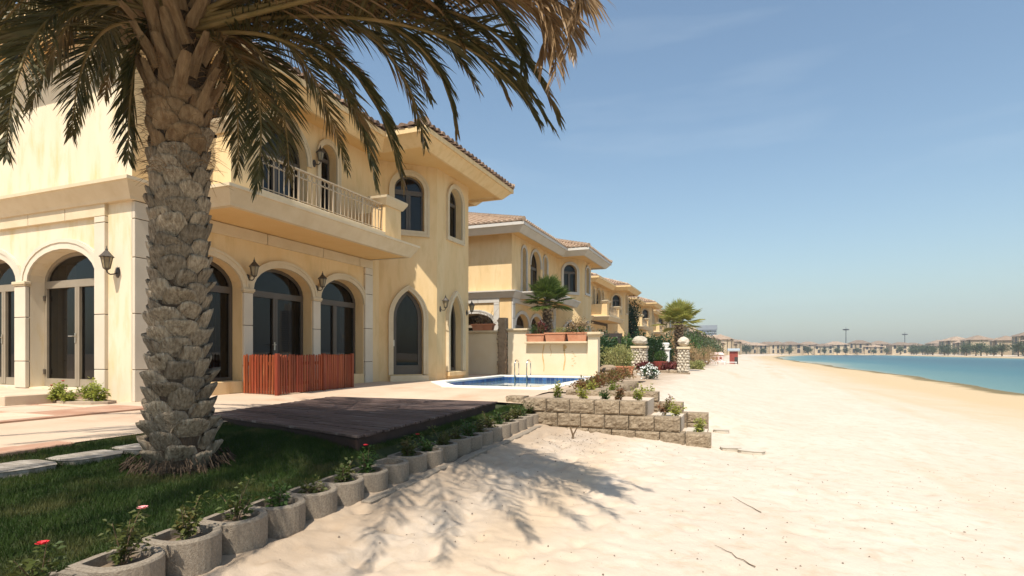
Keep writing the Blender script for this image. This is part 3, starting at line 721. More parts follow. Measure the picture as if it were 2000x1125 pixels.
    m = MB(); fbox(m, f3, .3, 1.5, -.1, .17, 0, .26); m.build('door_step', T['trim'], root, bevel=0.01)
    m = MB(); fbox(m, f4, .62, 1.86, .1, .25, 0, .13); fbox(m, f4, .66, 1.82, -.1, .1, 0, .05); m.build('sill', T['wall'], root, bevel=0.01)
    for a in (g2[0], g2[2]):
        m = MB(); fbox(m, f2, a[0] - .005, a[1] + .005, .0, .265, -.02, .035); m.build('sill', T['wall'], root, bevel=0.008)
    # pilasters and frieze
    J4 = [0.0, .58, 1.6, 2.62, 3.32, 3.42]
    pilaster(root, f1, -.94, -.65, [0.0, .58, 1.6, 3.30, 3.42], T); pilaster(root, f1, -3.41, -3.05, [0.18, .72, 1.6, 2.23], T, cap=2.32); pilaster(root, f1, -5.86, -5.5, [0.18, .72, 1.6, 2.23], T, cap=2.32)
    pilaster(root, f2, .0, .32, [0.0, .58, 1.6, 2.62, 3.32, 3.64], T); pilaster(root, f2, 6.80, 7.17, [0.0, .62, 1.6, 2.62, 3.20, 3.40], T)
    pilaster(root, f2, 2.44, 2.69, [0.0, .6, 1.5, 2.23], T, .05, cap=2.32); pilaster(root, f2, 4.64, 4.91, [0.0, .6, 1.5, 2.23], T, .05, cap=2.32)
    m = MB(); fbox(m, f1, -13, -.66, 3.425, 3.655, -.02, .055); fr1 = m.build('frieze', M['joint'], root)
    u = -.65
    while u > -12.5:
        m = MB(); fbox(m, f1, u - 1.145, u, 3.42, 3.66, -.015, .07); m.build('frieze_panel', T['trim'], fr1, bevel=0.006); u -= 1.16
    m = MB(); fbox(m, f2, .33, 7.16, 3.405, 3.635, -.02, .055); fr2 = m.build('frieze', M['joint'], root)
    us = [.32, 1.55, 3.1, 5.0, 6.55, 7.17]
    for a, b in zip(us[:-1], us[1:]):
        m = MB(); fbox(m, f2, a + .008, b - .008, 3.40, 3.64, -.015, .07); m.build('frieze_panel', T['trim'], fr2, bevel=0.006)
    # cornice running round into the balcony slab
    prof = [(-.02, 3.645), (.10, 3.645), (.125, 3.70), (.265, 3.925), (.295, 3.94), (.295, 4.0), (-.02, 4.03)]
    mb = MB(); sweep(mb, [(-13, 0), (0, 0), (0, .98), (1.3, .98), (1.3, 7.05), (0, 7.05)], prof)
    mb.build('cornice', T['cornice'], root)
    # balcony
    bal = MB().box(-.01, 1.29, .99, 7.04, 3.655, 3.99).build('balcony', T['soffit'], root)
    if full:
        m = MB(); m.box(.0, 1.0, .98, 1.16, 3.99, 5.0); m.build('parapet', T['wall'], bal)
        m = MB(); m.box(.0, .9, 6.58, 6.76, 3.99, 4.92); m.build('parapet', T['wall'], bal)
    for y0, y1, x0, zt in ((.975, 1.69, .95, 5.06), (6.0, 6.765, .85, 4.92)) if full else ():
        p = MB().box(x0, 1.31, y0, y1, 3.99, zt).build('pier', T['wall'], bal)
        c = MB(); sweep(c, [(x0, y0), (1.31, y0), (1.31, y1), (x0, y1)], [(-.01, zt), (.04, zt), (.14, zt + .17), (.15, zt + .23), (-.05, zt + .26)], True)
        c.add([(x0, y0, zt + .235), (1.31, y0, zt + .235), (1.31, y1, zt + .235), (x0, y1, zt + .235)], [(0, 1, 2, 3)])
        c.build('pier_cap', T['trim'], p)
    MB().box(1.10, 1.32, 1.69, 6.0, 3.985, 4.18).build('kerb', T['trim'], bal, bevel=0.012)
    rl = MB(); xr = 1.2; ya, yb = 1.69, 6.0
    rl.box(xr - .03, xr + .03, ya, yb, 4.91, 4.945); rl.box(xr - .014, xr + .014, ya, yb, 4.755, 4.775); rl.box(xr - .016, xr + .016, ya, yb, 4.245, 4.265)
    rail = rl.build('railing', T['rail'], bal, bevel=0.006) if full else None
    nb = 30; barm = MB().box(-.009, .009, -.009, .009, 4.2, 4.755).mesh('bar'); barm.materials.append(T['rail'])
    tor = MB(); tor.tube([(0, .066 * math.cos(2 * math.pi * k / 14), 4.843 + .066 * math.sin(2 * math.pi * k / 14)) for k in range(15)], .009, 5, False); torm = tor.mesh('ring'); torm.materials.append(T['rail'])
    post = MB().box(-.02, .02, -.02, .02, 4.17, 4.915).mesh('post'); post.materials.append(T['rail'])
    for i in range(nb + 1 if full else 0):
        y = ya + .02 + (yb - ya - .04) * i / nb
        if i % 8 == 0: link_mesh('post', post, None, rail, (xr, y, 0))
        else: link_mesh('bar', barm, None, rail, (xr, y, 0))
        if i < nb: link_mesh('ring', torm, None, rail, (xr, y + (yb - ya) / nb / 2, 0))
    # eaves and roof
    E = [(-14.0, -ov), (1.0, -ov), (1.0, 6.45), (2.3, 6.45), (2.3, 13.05), (1.0, 13.05), (1.0, 13.5), (-14.0, 13.5)]
    mb = MB(); sweep(mb, E, [(-.62, 6.845), (-.42, 6.79), (-.40, 6.70), (-.33, 6.70), (-.06, 6.98), (0, 6.98), (0, 7.12), (-.15, 7.15)])
    mb.build('eaves', T['fascia'], root)
    tr = tessellate_polygon([[Vector((x, y, 0)) for x, y in offset_poly(E, -.5)]])
    mb = MB(); mb.add([(x, y, 6.805) for x, y in offset_poly(E, -.5)], [tuple(t) for t in tr]); mb.build('soffit', T['soffit'], root)
    zr = 7.13; D = 7.25
    rf = MB()
    rf.add([(-14, -ov, zr), (1, -ov, zr), (1 - D, -ov + D, zr + D * TAN), (-14, -ov + D, zr + D * TAN)], [(0, 1, 2, 3)])
    rf.add([(1, -ov, zr), (1, 13.5, zr), (1 - D, -ov + D, zr + D * TAN)], [(0, 1, 2)])
    rf.add([(1, 13.5, zr), (-14, 13.5, zr), (-14, -ov + D, zr + D * TAN), (1 - D, -ov + D, zr + D * TAN)], [(0, 1, 2, 3)])
    hb = 3.3
    rf.add([(2.3, 6.45, zr), (2.3, 13.05, zr), (2.3 - hb, 9.75, zr + hb * TAN)], [(0, 1, 2)])
    rf.add([(-6, 6.45, zr), (2.3, 6.45, zr), (2.3 - hb, 9.75, zr + hb * TAN), (-6, 9.75, zr + hb * TAN)], [(0, 1, 2, 3)])
    rf.add([(2.3, 13.05, zr), (-6, 13.05, zr), (-6, 9.75, zr + hb * TAN), (2.3 - hb, 9.75, zr + hb * TAN)], [(0, 1, 2, 3)])
    roof = rf.build('roof', M['tile_dark'], root)  # dark plane under the tiles: shade painted into the gaps between columns
    st = 0.42 if near else 0.0
    tc = MB()
    tile_cols(tc, (-14, -ov), (1, -ov), (0, 1), zr, D, False, True, start=st)
    tile_cols(tc, (1, -ov), (1, 6.45), (-1, 0), zr, 6.0, True, False, start=st)
    tile_cols(tc, (1, 13.05), (1, 13.5), (-1, 0), zr, 1.0, False, True, start=st)
    tile_cols(tc, (-1.5, 6.45), (2.3, 6.45), (0, 1), zr, hb, False, True, start=st)
    tile_cols(tc, (2.3, 6.45), (2.3, 13.05), (-1, 0), zr, hb, start=st)
    tl = tc.build('roof_tiles', M['tile'], roof); tag(tl, kind='stuff')
    hp = MB()
    for a, b in (((1, -ov, zr), (1 - D, -ov + D, zr + D * TAN)), ((2.3, 6.45, zr), (2.3 - hb, 9.75, zr + hb * TAN)), ((2.3, 13.05, zr), (2.3 - hb, 9.75, zr + hb * TAN))):
        a = Vector(a); b = Vector(b); L_ = (b - a).length; n_ = int(L_ / .36)
        for i in range(n_): hp.tube([a.lerp(b, i / n_) + Vector((0, 0, .10)), a.lerp(b, (i + 1.05) / n_) + Vector((0, 0, .075))], [.125, .105], 8)
    tag(hp.build('hip_tiles', M['tile'], roof), kind='stuff')
    if near:
        et = MB(); b = 0
        for p, r_ in (((0, -.05, .03), .105), ((0, .42, .16), .095)):
            for qq in range(7):
                an = math.pi * qq / 6; et.v.append((p[0] + math.cos(an) * r_, p[1], p[2] + math.sin(an) * r_))
        et.f = [(i, i + 1, i + 8, i + 7) for i in range(6)] + [tuple(range(7))]
        etm = et.mesh('eave_tile'); etm.materials.append(M['tile_dark'])
        for e0, e1, rz in (((-9, -ov), (1, -ov), 0), ((1, -ov), (1, 6.45), math.pi / 2), ((-.1, 6.45), (2.3, 6.45), 0), ((2.3, 6.45), (2.3, 13.05), math.pi / 2)):
            L_ = math.hypot(e1[0] - e0[0], e1[1] - e0[1]); n_ = int(L_ / .27)
            for i in range(n_):
                t = (i + .5) / n_
                link_mesh('eave_tile', etm, None, roof, (e0[0] + (e1[0] - e0[0]) * t, e0[1] + (e1[1] - e0[1]) * t, zr + .005 + rng.uniform(-.01, .012)), (rng.uniform(-.04, .04), 0, rz + rng.uniform(-.05, .05)))
    return root

T1 = dict(wall=M['stucco'], wall_side=M['stucco_lit'], trim=M['trim'], stone=M['stone'], cornice=M['trim'], soffit=M['soffit'], frame=M['frame'], frame_dk=M['frame_dark'], rail=M['rail'], fascia=M['stucco'])
T2 = dict(T1, wall_side=M['stucco'], trim=M['trim_grey'], stone=M['trim_grey'], cornice=M['trim_grey'], fascia=M['trim_grey'])
V1 = build_villa((-10.1, 6.84, 0), T1, 'nearest cream villa with arched doors, balcony and tiled eaves behind the big palm', ov=.72)
V2 = build_villa((-10.1, 25.5, -0.05), T2, 'second cream villa with grey white trim beyond the garden wall', near=False, full=False)
SKIP = ('eave_tile', 'stone_block', 'frieze_panel', 'ring', 'handle', 'hinge', 'hip_tiles')
for (x, y, z, lab) in [(-10.9, 44.6, -.1, 'third cream villa along the beach with dark vine on its wall'),
                       (-10.9, 63.6, -.1, 'fourth cream villa along the beach, just behind the sunlit fan palm'),
                       (-11.2, 82.5, -.1, 'fifth cream villa along the beach, mostly hidden by the fan palm')]:
    c = copy_tree(V1, None, SKIP); c.location = (x, y, z); c['label'] = lab

# garden door step of the nearest villa
st = MB().box(-18.5, -11.15, 5.45, 6.86, -.1, .175).build('door_platform', M['paver'], org=(-13.5, 6.1, 0), bevel=0.012)
tag(st, 'low pale step in front of the garden doors at the left', 'step')

# lanterns
def lantern_parts(root):
    MB().lathe([(.0, -.012), (.062, -.012), (.062, .0), (.04, .012), (.0, .018)], (0, 0, 0), 10).build('backplate', M['iron'], root).rotation_euler = (math.radians(-90), 0, 0)
    root.children[-1].scale = (1, 1.6, 1)
    MB().tube([(0, .0, 0), (0, .06, -.035), (0, .13, -.05), (0, .18, -.02), (0, .19, .03)], [.014, .013, .012, .012, .016], 7).build('arm', M['iron'], root, smooth=True)
    MB().lathe([(.02, .02), (.055, .045), (.06, .055)], (0, .19, 0), 6).build('base_cup', M['iron'], root)
    g = MB().lathe([(.05, .055), (.088, .25)], (0, .19, 0), 6).build('lamp_glass', M['lantern_glass'], root)
    c = MB()
    for k in range(6):
        a = math.pi * 2 * k / 6
        c.tube([(.052 * math.cos(a), .19 + .052 * math.sin(a), .05), (.092 * math.cos(a), .19 + .092 * math.sin(a), .255)], .007, 5)
    c.build('cage', M['iron'], root)
    MB().lathe([(.115, .25), (.118, .262), (.07, .315), (.035, .36), (.02, .375), (.024, .39), (.008, .42), (.004, .46)], (0, .19, 0), 6).build('cap', M['iron'], root)
LAN = [((-10.48, 6.83, 2.36), 180, 'dark wall lantern beside the garden door at the left corner'),
       ((-10.08, 9.41, 2.55), -90, 'dark wall lantern left of the middle ground floor arch, next to the palm'),
       ((-10.08, 11.63, 2.55), -90, 'dark wall lantern between the middle and right ground floor arches'),
       ((-10.08, 11.55, 5.80), -90, 'dark wall lantern between the arched doors on the balcony'),
       ((-8.79, 15.92, 2.30), -90, 'dark wall lantern between the pointed door and pointed window'),
       ((-8.79, 17.86, 2.30), -90, 'dark wall lantern at the far edge of the pointed window')]
L0 = None
for loc, rz, lab in LAN:
    if L0 is None:
        L0 = thing('wall_lantern', loc, lab, 'lantern', 'wall lanterns', math.radians(rz)); lantern_parts(L0)
    else:
        c = copy_tree(L0); c.location = loc; c.rotation_euler = (0, 0, math.radians(rz)); c['label'] = lab

# ------------------------------------------------------------------ the big date palm
PX, PY = -5.2, 4.0
PZ = lawn_z(PX, PY) - 0.02
palm = thing('date_palm', (PX, PY, PZ), 'big date palm with shaggy scaly trunk on the lawn in front of the villa', 'palm tree')
def trunk_r(z): return float(np.interp(z, [0, .18, .5, 1.2, 2.4, 3.4, 4.0, 4.6], [.31, .30, .27, .24, .24, .245, .26, .22]))
MB().lathe([(trunk_r(z) - .015, z) for z in np.linspace(-.1, 5.45, 34)], (0, 0, 0), 20).build('trunk', M['bark_core'], palm, smooth=True)
def boot_mesh(seed, w=.27, h=.21, out=.085, th=.075):
    """a cut leaf base: a blunt, fluted, pillow-faced wedge hugging the trunk, its sawn end facing up and out"""
    r = random.Random(seed); mb = MB(); nu, nv = 9, 7; R = .27
    flute = [r.uniform(-.006, .006) for _ in range(nu)]; skew = r.uniform(-.02, .02); lop = r.uniform(-.022, .022); jag = [r.uniform(-.008, .008) for _ in range(nu)]
    hollow = r.uniform(0, .03) if r.random() < .4 else 0
    def pt(iu, iv, back):
        s = iv / (nv - 1); u = iu / (nu - 1) * 2 - 1
        ww = w * (.80 + .20 * math.sin(math.pi * min(1, s * .75 + .25))) * (1 - .10 * s); x = u * ww / 2 + skew * s
        pil = (1 - abs(u) ** 3.5) * .034 * (.5 + .8 * s)
        y = -.045 + (out + .02) * s ** .9 + (pil + flute[iu] * (.3 + s) + r.uniform(-.0015, .0015)) * (1 - back) - back * th * (.3 + .8 * s)
        if iv == nv - 1 and not back: y -= .008
        y -= (R - math.sqrt(R * R - min(x * x, R * R * .9))) * (1 - .15 * s)
        z = -.10 + h * s + (lop * u + jag[iu] - .018 * abs(u) ** 3) * s ** 2 - back * .035 * s - (hollow * (1 - u * u) * s ** 4 if back else 0)
        return (x, y, z)
    for back in (0, 1):
        for iv in range(nv):
            for iu in range(nu): mb.v.append(pt(iu, iv, back))
    o = nu * nv
    for iv in range(nv - 1):
        for iu in range(nu - 1):
            a = iv * nu + iu; mb.f.append((a, a + 1, a + nu + 1, a + nu))
            if iv > 3: mb.f.append((o + a, o + a + nu, o + a + nu + 1, o + a + 1))
        for iu in (0, nu - 1):
            a = iv * nu + iu; mb.f.append((a, a + nu, o + a + nu, o + a))
    for iu in range(nu - 1):
        a = (nv - 1) * nu + iu; mb.f.append((a, a + 1, o + a + 1, o + a))
    return mb.mesh('leaf_base', True)
boots = [boot_mesh(s, .235 + .022 * (s % 4), .195 + .016 * (s % 3), .050 + .012 * (s % 4)) for s in range(14)]
for b in boots: b.materials.append(M['bark'])
brown = []
for bm_ in boots[:8]:
    q = bm_.copy(); q.materials.clear(); q.materials.append(M['bark_new']); brown.append(q)
r = random.Random(5); N = 178
for i in range(N):
    t = i / (N - 1); z = .08 + 3.80 * t ** .98; a = i * 2.39996 + r.uniform(-.16, .16); R = trunk_r(z)
    bm_ = brown[r.randrange(8)] if r.random() < (t - .72) / .2 else boots[r.randrange(14)]
    o = link_mesh('leaf_base', bm_, None, palm, (R * math.cos(a), R * math.sin(a), z + r.uniform(-.035, .035)), (r.uniform(-.12, .06), r.uniform(-.16, .16), a - math.pi / 2))
    k = r.uniform(.85, 1.22)
    o.scale = (k * np.interp(t, [0, .2, 1], [1.15, 1.05, 1.0]), np.interp(t, [0, .25, .6, .8, 1], [1.25, .95, .75, .55, .7]) * r.uniform(.65, 1.2), r.uniform(.85, 1.12))
# long brown stubs of cut fronds under the crown
def stub_mesh(seed, L):
    r = random.Random(seed); mb = MB(); n = 6
    for i in range(n):
        s = i / (n - 1); w = .072 * (1 - .5 * s) + .010; y = .02 + .16 * s ** 1.3 * L / .5; z = L * s - .06; th = .05 * (1 - .4 * s)
        for x, yy in ((-w, -th * .2), (-w * .5, th * .75), (0, th), (w * .5, th * .75), (w, -th * .2), (0, -th * .7)):
            mb.v.append((x + r.uniform(-.008, .008), y + yy + r.uniform(-.005, .005), z + r.uniform(-.01, .01)))
    for i in range(n - 1):
        for k in range(6):
            a = i * 6 + k; b = i * 6 + (k + 1) % 6; mb.f.append((a, b, b + 6, a + 6))
    mb.f.append(tuple((n - 1) * 6 + k for k in range(6)))
    return mb.mesh('leaf_stub')
stubs = [stub_mesh(s, .36 + .05 * (s % 4)) for s in range(6)]
for s in stubs: s.materials.append(M['bark_new'])
for i in range(50):
    t = i / 49; z = 3.62 + 1.2 * t; a = i * 2.39996 + r.uniform(-.2, .2); R = trunk_r(z) - .03
    o = link_mesh('leaf_stub', stubs[r.randrange(6)], None, palm, (R * math.cos(a), R * math.sin(a), z), (r.uniform(-.45, .15) - .1 * t, r.uniform(-.3, .3), a - math.pi / 2 + r.uniform(-.3, .3)))
    k = r.uniform(.85, 1.2) * (0.8 + .3 * t); o.scale = (k, k, k)
fb = MB()
for i in range(620):
    a = r.uniform(0, 6.28); z = r.uniform(2.9, 4.4); R = trunk_r(z) + r.uniform(0, .05); p = Vector((R * math.cos(a), R * math.sin(a), z))
    d = Vector((math.cos(a + r.uniform(-1.5, 1.5)), math.sin(a + r.uniform(-1.5, 1.5)), r.uniform(-.8, .6))) * r.uniform(.08, .22)
    fb.tube([p, p + d * .5 + Vector((0, 0, .02)), p + d], [.003, .0025, .001], 3, False)
tag(fb.build('trunk_fibre', M['fibre'], palm), kind='stuff')
rt = MB()
for i in range(420):
    a = r.uniform(0, 6.28); R = r.uniform(.30, .47); p = Vector((R * math.cos(a), R * math.sin(a), r.uniform(.0, .16)))
    rt.tube([p, p + Vector((math.cos(a) * r.uniform(.02, .09), math.sin(a) * r.uniform(.02, .09), -r.uniform(.03, .12)))], [.008, .004], 4, False)
tag(rt.build('root_mat', M['bark_core'], palm), kind='stuff')

def bez(S, C, T, t): return S * (1 - t) ** 2 + C * 2 * t * (1 - t) + T * t * t
def frond(S, Mid, T, seed, dry=False, n=112, ll=.50):
    r = random.Random(seed); S = Vector(S); T = Vector(T); C = Vector(Mid) * 2 - (S + T) * .5
    K = 22; pts = [bez(S, C, T, k / K) for k in range(K + 1)]
    org = Vector((PX, PY, PZ))
    rm = MB(); rm.tube([p - org for p in pts], [.024 * (1 - k / K) ** .8 + .003 for k in range(K + 1)], 6)
    lm = MB()
    for i in range(n):
        t = .14 + .86 * (i + .5) / n
        p = bez(S, C, T, t); tg = (bez(S, C, T, min(t + .02, 1.02)) - bez(S, C, T, t - .02)).normalized()
        sd = tg.cross(Vector((0, 0, 1))); sd = sd.normalized() if sd.length > .05 else Vector((1, 0, 0)); un = sd.cross(tg).normalized()
        base = ll * (.55 + .45 * math.sin(math.pi * min(1, t * 1.05 + .05))) * (1 if t < .8 else 1 - (t - .8) / .2 * .5)
        A = math.radians(np.interp(t, [.1, .5, 1], [62, 46, 22]))
        for sg in (-1, 1):
            l = base * r.uniform(.82, 1.12); a = A + r.uniform(-.16, .16); b = r.uniform(-.05, .55)
            d = (tg * math.cos(a) + (sd * sg * math.cos(b) + un * math.sin(b)) * math.sin(a)).normalized()
            dr = r.uniform(.10, .34) * (1.5 if dry else 1)
            w_ = r.uniform(.0075, .0135); nn = d.cross(un if r.random() < .5 else sd)
            nn = (nn + Vector((r.uniform(-.5, .5), r.uniform(-.5, .5), r.uniform(-.5, .5)))).normalized() * w_
            p0 = p + un * r.uniform(-.004, .008); m1 = p0 + d * l * .35 - Vector((0, 0, dr * l * .10)); m2 = p0 + d * l * .7 - Vector((0, 0, dr * l * .42)); e = p0 + d * l * .98 - Vector((0, 0, dr * l))
            o = org
            lm.add([p0 - nn * .5 - o, p0 + nn * .5 - o, m1 - nn - o, m1 + nn - o, m2 - nn * .8 - o, m2 + nn * .8 - o, e - o], [(0, 1, 3, 2), (2, 3, 5, 4), (4, 5, 6)])
    fo = lm.build('frond', M['frond_dry'] if dry else M['frond'], palm)
    rm.build('stem', M['rachis'], fo, smooth=True)
    return fo
FR = [((-6.05, 2.98, 2.68), (-5.94, 3.24, 4.0), 0), ((-7.19, 3.18, 3.57), (-6.23, 3.56, 4.75), 0), ((-6.84, 3.96, 3.31), (-6.34, 3.94, 4.31), 0),
      ((-5.44, 3.65, 2.77), (-5.37, 3.68, 3.77), 0), ((-7.13, 4.49, 4.02), (-6.29, 4.28, 4.83), 0), ((-5.45, 4.94, 3.0), (-5.03, 4.46, 4.04), 0),
      ((-4.13, 3.96, 2.44), (-4.35, 4.09, 3.57), 0), ((-5.03, 5.32, 3.01), (-4.75, 4.68, 4.09), 0), ((-4.5, 5.75, 3.19), (-4.61, 4.84, 4.37), 0),
      ((-3.15, 4.45, 2.51), (-3.79, 4.31, 3.77), 0), ((-3.08, 4.81, 2.59), (-3.67, 4.46, 3.85), 0), ((-3.18, 5.41, 3.2), (-3.67, 4.78, 4.3), 0),
      ((-2.49, 4.82, 3.05), (-3.19, 4.55, 4.12), 0), ((-1.42, 4.49, 2.8), (-2.75, 4.4, 4.01), 0), ((-1.09, 4.09, 3.38), (-2.34, 4.24, 4.42), 1), ((-1.21, 3.93, 2.93), (-2.16, 4.09, 4.11), 1),
      ((-5.1, 2.5, 2.4), (-5.53, 3.08, 3.87), 0), ((-6.8, 3.55, 3.45), (-6.05, 3.74, 4.61), 0), ((-5.78, 2.66, 3.3), (-5.56, 3.18, 4.43), 0),
      ((-7.0, 4.33, 4.17), (-6.11, 4.14, 4.93), 0), ((-7.51, 4.13, 4.29), (-6.26, 4.08, 5.15), 0), 
      ((-4.0, 5.3, 3.54), (-4.34, 4.63, 4.58), 0), 
      ((-3.23, 5.6, 3.83), (-3.94, 4.79, 4.8), 0), ((-2.48, 5.26, 3.66), (-3.5, 4.64, 4.65), 0), ((-2.22, 4.39, 3.6), (-3.29, 4.29, 4.62), 0),
      ((-1.99, 4.91, 3.33), (-3.1, 4.58, 4.42), 0), ((-1.67, 4.72, 3.47), (-2.8, 4.48, 4.48), 1), 
      
      ((-1.34, 4.42, 2.82), (-2.57, 4.36, 4.02), 0), ((-1.59, 4.64, 2.94), (-2.75, 4.4, 3.89), 0), ((-1.09, 3.87, 3.08), (-2.04, 4.03, 3.91), 1), ((-1.39, 4.18, 3.2), (-2.21, 4.18, 4.0), 1), ((-1.02, 3.79, 3.26), (-1.84, 3.9, 3.86), 1), ((-1.61, 4.31, 3.22), (-2.52, 4.27, 4.18), 0),
      # nearer fronds that pass over the photographer and shade the sand
      ((-2.9, .6, 3.2), (-3.9, 2.4, 4.8), 0), ((-4.0, .25, 3.2), (-4.5, 2.2, 4.8), 0), ((-5.2, .3, 3.3), (-5.2, 2.2, 4.8), 0), ((-6.4, .7, 3.3), (-5.9, 2.4, 4.8), 0), ((-7.6, 1.7, 3.3), (-6.4, 3.0, 4.8), 0),
      ((-4.6, .6, 3.4), (-4.8, 2.4, 4.9), 0), ((-5.8, .9, 3.5), (-5.5, 2.5, 4.9), 0), ((-6.9, 1.4, 3.6), (-6.1, 2.8, 4.9), 0), ((-4.3, 1.6, 4.4), (-4.7, 2.8, 5.1), 0), ((-5.5, 1.6, 4.5), (-5.3, 2.8, 5.2), 0), ((-6.6, 2.2, 4.4), (-5.9, 3.1, 5.2), 0), ((-3.2, 2.6, 4.6), (-4.2, 3.3, 5.2), 0), ((-7.4, 3.0, 4.4), (-6.3, 3.5, 5.2), 0),
      ((-8.6, 3.2, 3.6), (-6.9, 3.7, 4.9), 0), ((-8.4, 4.9, 3.9), (-6.8, 4.5, 4.95), 0)]
for i, (T_, Mi, dry) in enumerate(FR):
    dv = Vector((Mi[0] - PX, Mi[1] - PY, 0)); dv = dv.normalized() * .14 if dv.length > .01 else dv
    frond((PX + dv.x, PY + dv.y, PZ + 4.45 + rng.uniform(-.12, .12)), Mi, T_, 100 + i, bool(dry), ll=.46 if i < 14 else .5)
OV = [(-.62, 3.78), (-.70, 3.2), (-.74, 2.56), (-.95, 2.15), (-1.25, 1.6), (-1.65, .85), (-2.05, .4), (-2.8, -.1), (-3.7, -.4), (-4.7, -.5), (-5.8, -.3)]
for i, (tx, ty) in enumerate(OV):          # the upper crown, out over the photographer: its shade falls on the sand
    frond((PX + .1, PY - .05, PZ + 5.35), ((PX + tx) / 2 + .1, (PY + ty) / 2, 5.75 + .1 * (i % 3)), (tx, ty, 3.85), 260 + i, False, 120, ll=.66)
for i in range(24):
    a = math.radians(rng.uniform(-85, -2)); L_ = rng.uniform(2.2, 3.7); zt = 4.1 + (3.9 - L_) * .6 + rng.uniform(0, .3)
    frond((PX + .1 * math.cos(a), PY + .1 * math.sin(a), PZ + 5.2), (PX + math.cos(a) * L_ * .52, PY + math.sin(a) * L_ * .5, 5.6 + rng.uniform(-.1, .3)), (PX + math.cos(a) * L_, PY + math.sin(a) * L_ * .95, zt), 290 + i, i % 5 == 0, ll=.6)
for i in range(15):
    a = i * 2.39996 + .4; L_ = rng.uniform(2.5, 3.1); up = rng.uniform(.3, 1.5)
    T_ = (PX + math.cos(a) * L_, PY + math.sin(a) * L_, PZ + 4.5 + up); Mi = (PX + math.cos(a) * L_ * .5, PY + math.sin(a) * L_ * .5, PZ + 4.6 + up * .6 + .75)
    frond((PX + .1 * math.cos(a), PY + .1 * math.sin(a), PZ + 4.6), Mi, T_, 200 + i)

# ------------------------------------------------------------------ deck, fence, planters, block steps
DZ = -0.02
DQ = [Vector(p) for p in ((-7.35, 6.10, 0), (-3.80, 5.03, 0), (-4.08, 9.57, 0), (-7.76, 9.43, 0))]
deck = thing('wooden_deck', (-5.8, 7.5, -.2), 'dark stained wooden deck platform beside the lawn in palm shade', 'deck')
DO = (-5.8, 7.5, -.2)
nb = 34; r = random.Random(9)
for i in range(nb):
    s0 = i / nb + .0018; s1 = (i + 1) / nb - .0018
    a = DQ[0].lerp(DQ[3], s0); b = DQ[1].lerp(DQ[2], s0); c = DQ[1].lerp(DQ[2], s1); d = DQ[0].lerp(DQ[3], s1)
    cuts = [0, r.uniform(.3, .7), 1]
    for t0, t1 in zip(cuts[:-1], cuts[1:]):
        z = DZ + r.uniform(-.004, .004); e = r.uniform(-.008, .012) if t1 == 1 else 0
        q = [a.lerp(b, t0 + .0006), a.lerp(b, t1 - .0006 + e / 3), d.lerp(c, t1 - .0006 + e / 3), d.lerp(c, t0 + .0006)]
        m = MB(); m.hexa([(p.x, p.y, z - .028) for p in q] + [(p.x, p.y, z + r.uniform(-.002, .002)) for p in q]); m.build('plank', M['deck'], deck, org=DO, bevel=0.003)
m = MB(); cq = sum(DQ, Vector()) / 4
q = [((p.x - cq.x) * .985 + cq.x, (p.y - cq.y) * .985 + cq.y) for p in DQ]
for k in range(4):
    a = Vector((*q[k], 0)); b = Vector((*q[(k + 1) % 4], 0)); n_ = Vector(((b - a).y, -(b - a).x, 0)).normalized() * -.03
    m.hexa([(a.x, a.y, -.36), (b.x, b.y, -.36), (b.x + n_.x, b.y + n_.y, -.36), (a.x + n_.x, a.y + n_.y, -.36), (a.x, a.y, DZ - .034), (b.x, b.y, DZ - .034), (b.x + n_.x, b.y + n_.y, DZ - .034), (a.x + n_.x, a.y + n_.y, DZ - .034)])
m.build('rim_board', M['deck_side'], deck, org=DO)

fence = thing('picket_fence', (-8.95, 9.8, 0), 'low red brown picket fence around the middle arched door', 'fence')
FO = (-8.95, 9.8, 0); r = random.Random(4)
def picket(x, y, ang, w, h, z0):
    m = MB(); t = .022; tip = .035
    pr = [(-w / 2, 0), (w / 2, 0), (w / 2, h - tip), (w * .18, h), (-w * .18, h), (-w / 2, h - tip)]
    for yy in (-t / 2, t / 2): m.v += [(px, yy, pz) for px, pz in pr]
    m.f = [tuple(range(5, -1, -1)), tuple(range(6, 12))] + [(k, (k + 1) % 6, 6 + (k + 1) % 6, 6 + k) for k in range(6)]
    o = link_mesh('picket', m.mesh('picket'), M['picket'], fence, (x - FO[0], y - FO[1], z0), (r.uniform(-.01, .01), r.uniform(-.012, .012), ang))
for (x0, y0, x1, y1, n_) in ((-9.9, 9.12, -8.93, 9.10, 12), (-8.90, 9.14, -8.98, 10.55, 17), (-8.97, 10.62, -9.05, 11.72, 14)):
    ang = math.atan2(y1 - y0, x1 - x0)
    for i in range(n_):
        t = (i + .5) / n_; picket(x0 + (x1 - x0) * t, y0 + (y1 - y0) * t, ang, r.uniform(.05, .062), .84 + r.uniform(-.008, .008), patio_z(-9, 9) + .02 + r.uniform(-.004, .004))
    for zr_ in (.18, .62):
        m = MB(); nx_, ny_ = -math.sin(ang) * .032, math.cos(ang) * .032
        m.hexa([(x0 + nx_ * .5, y0 + ny_ * .5, zr_), (x1 + nx_ * .5, y1 + ny_ * .5, zr_), (x1 + nx_ * 1.4, y1 + ny_ * 1.4, zr_), (x0 + nx_ * 1.4, y0 + ny_ * 1.4, zr_)] +
               [(x0 + nx_ * .5, y0 + ny_ * .5, zr_ + .07), (x1 + nx_ * .5, y1 + ny_ * .5, zr_ + .07), (x1 + nx_ * 1.4, y1 + ny_ * 1.4, zr_ + .07), (x0 + nx_ * 1.4, y0 + ny_ * 1.4, zr_ + .07)])
        m.build('rail', M['picket'], fence, org=FO)
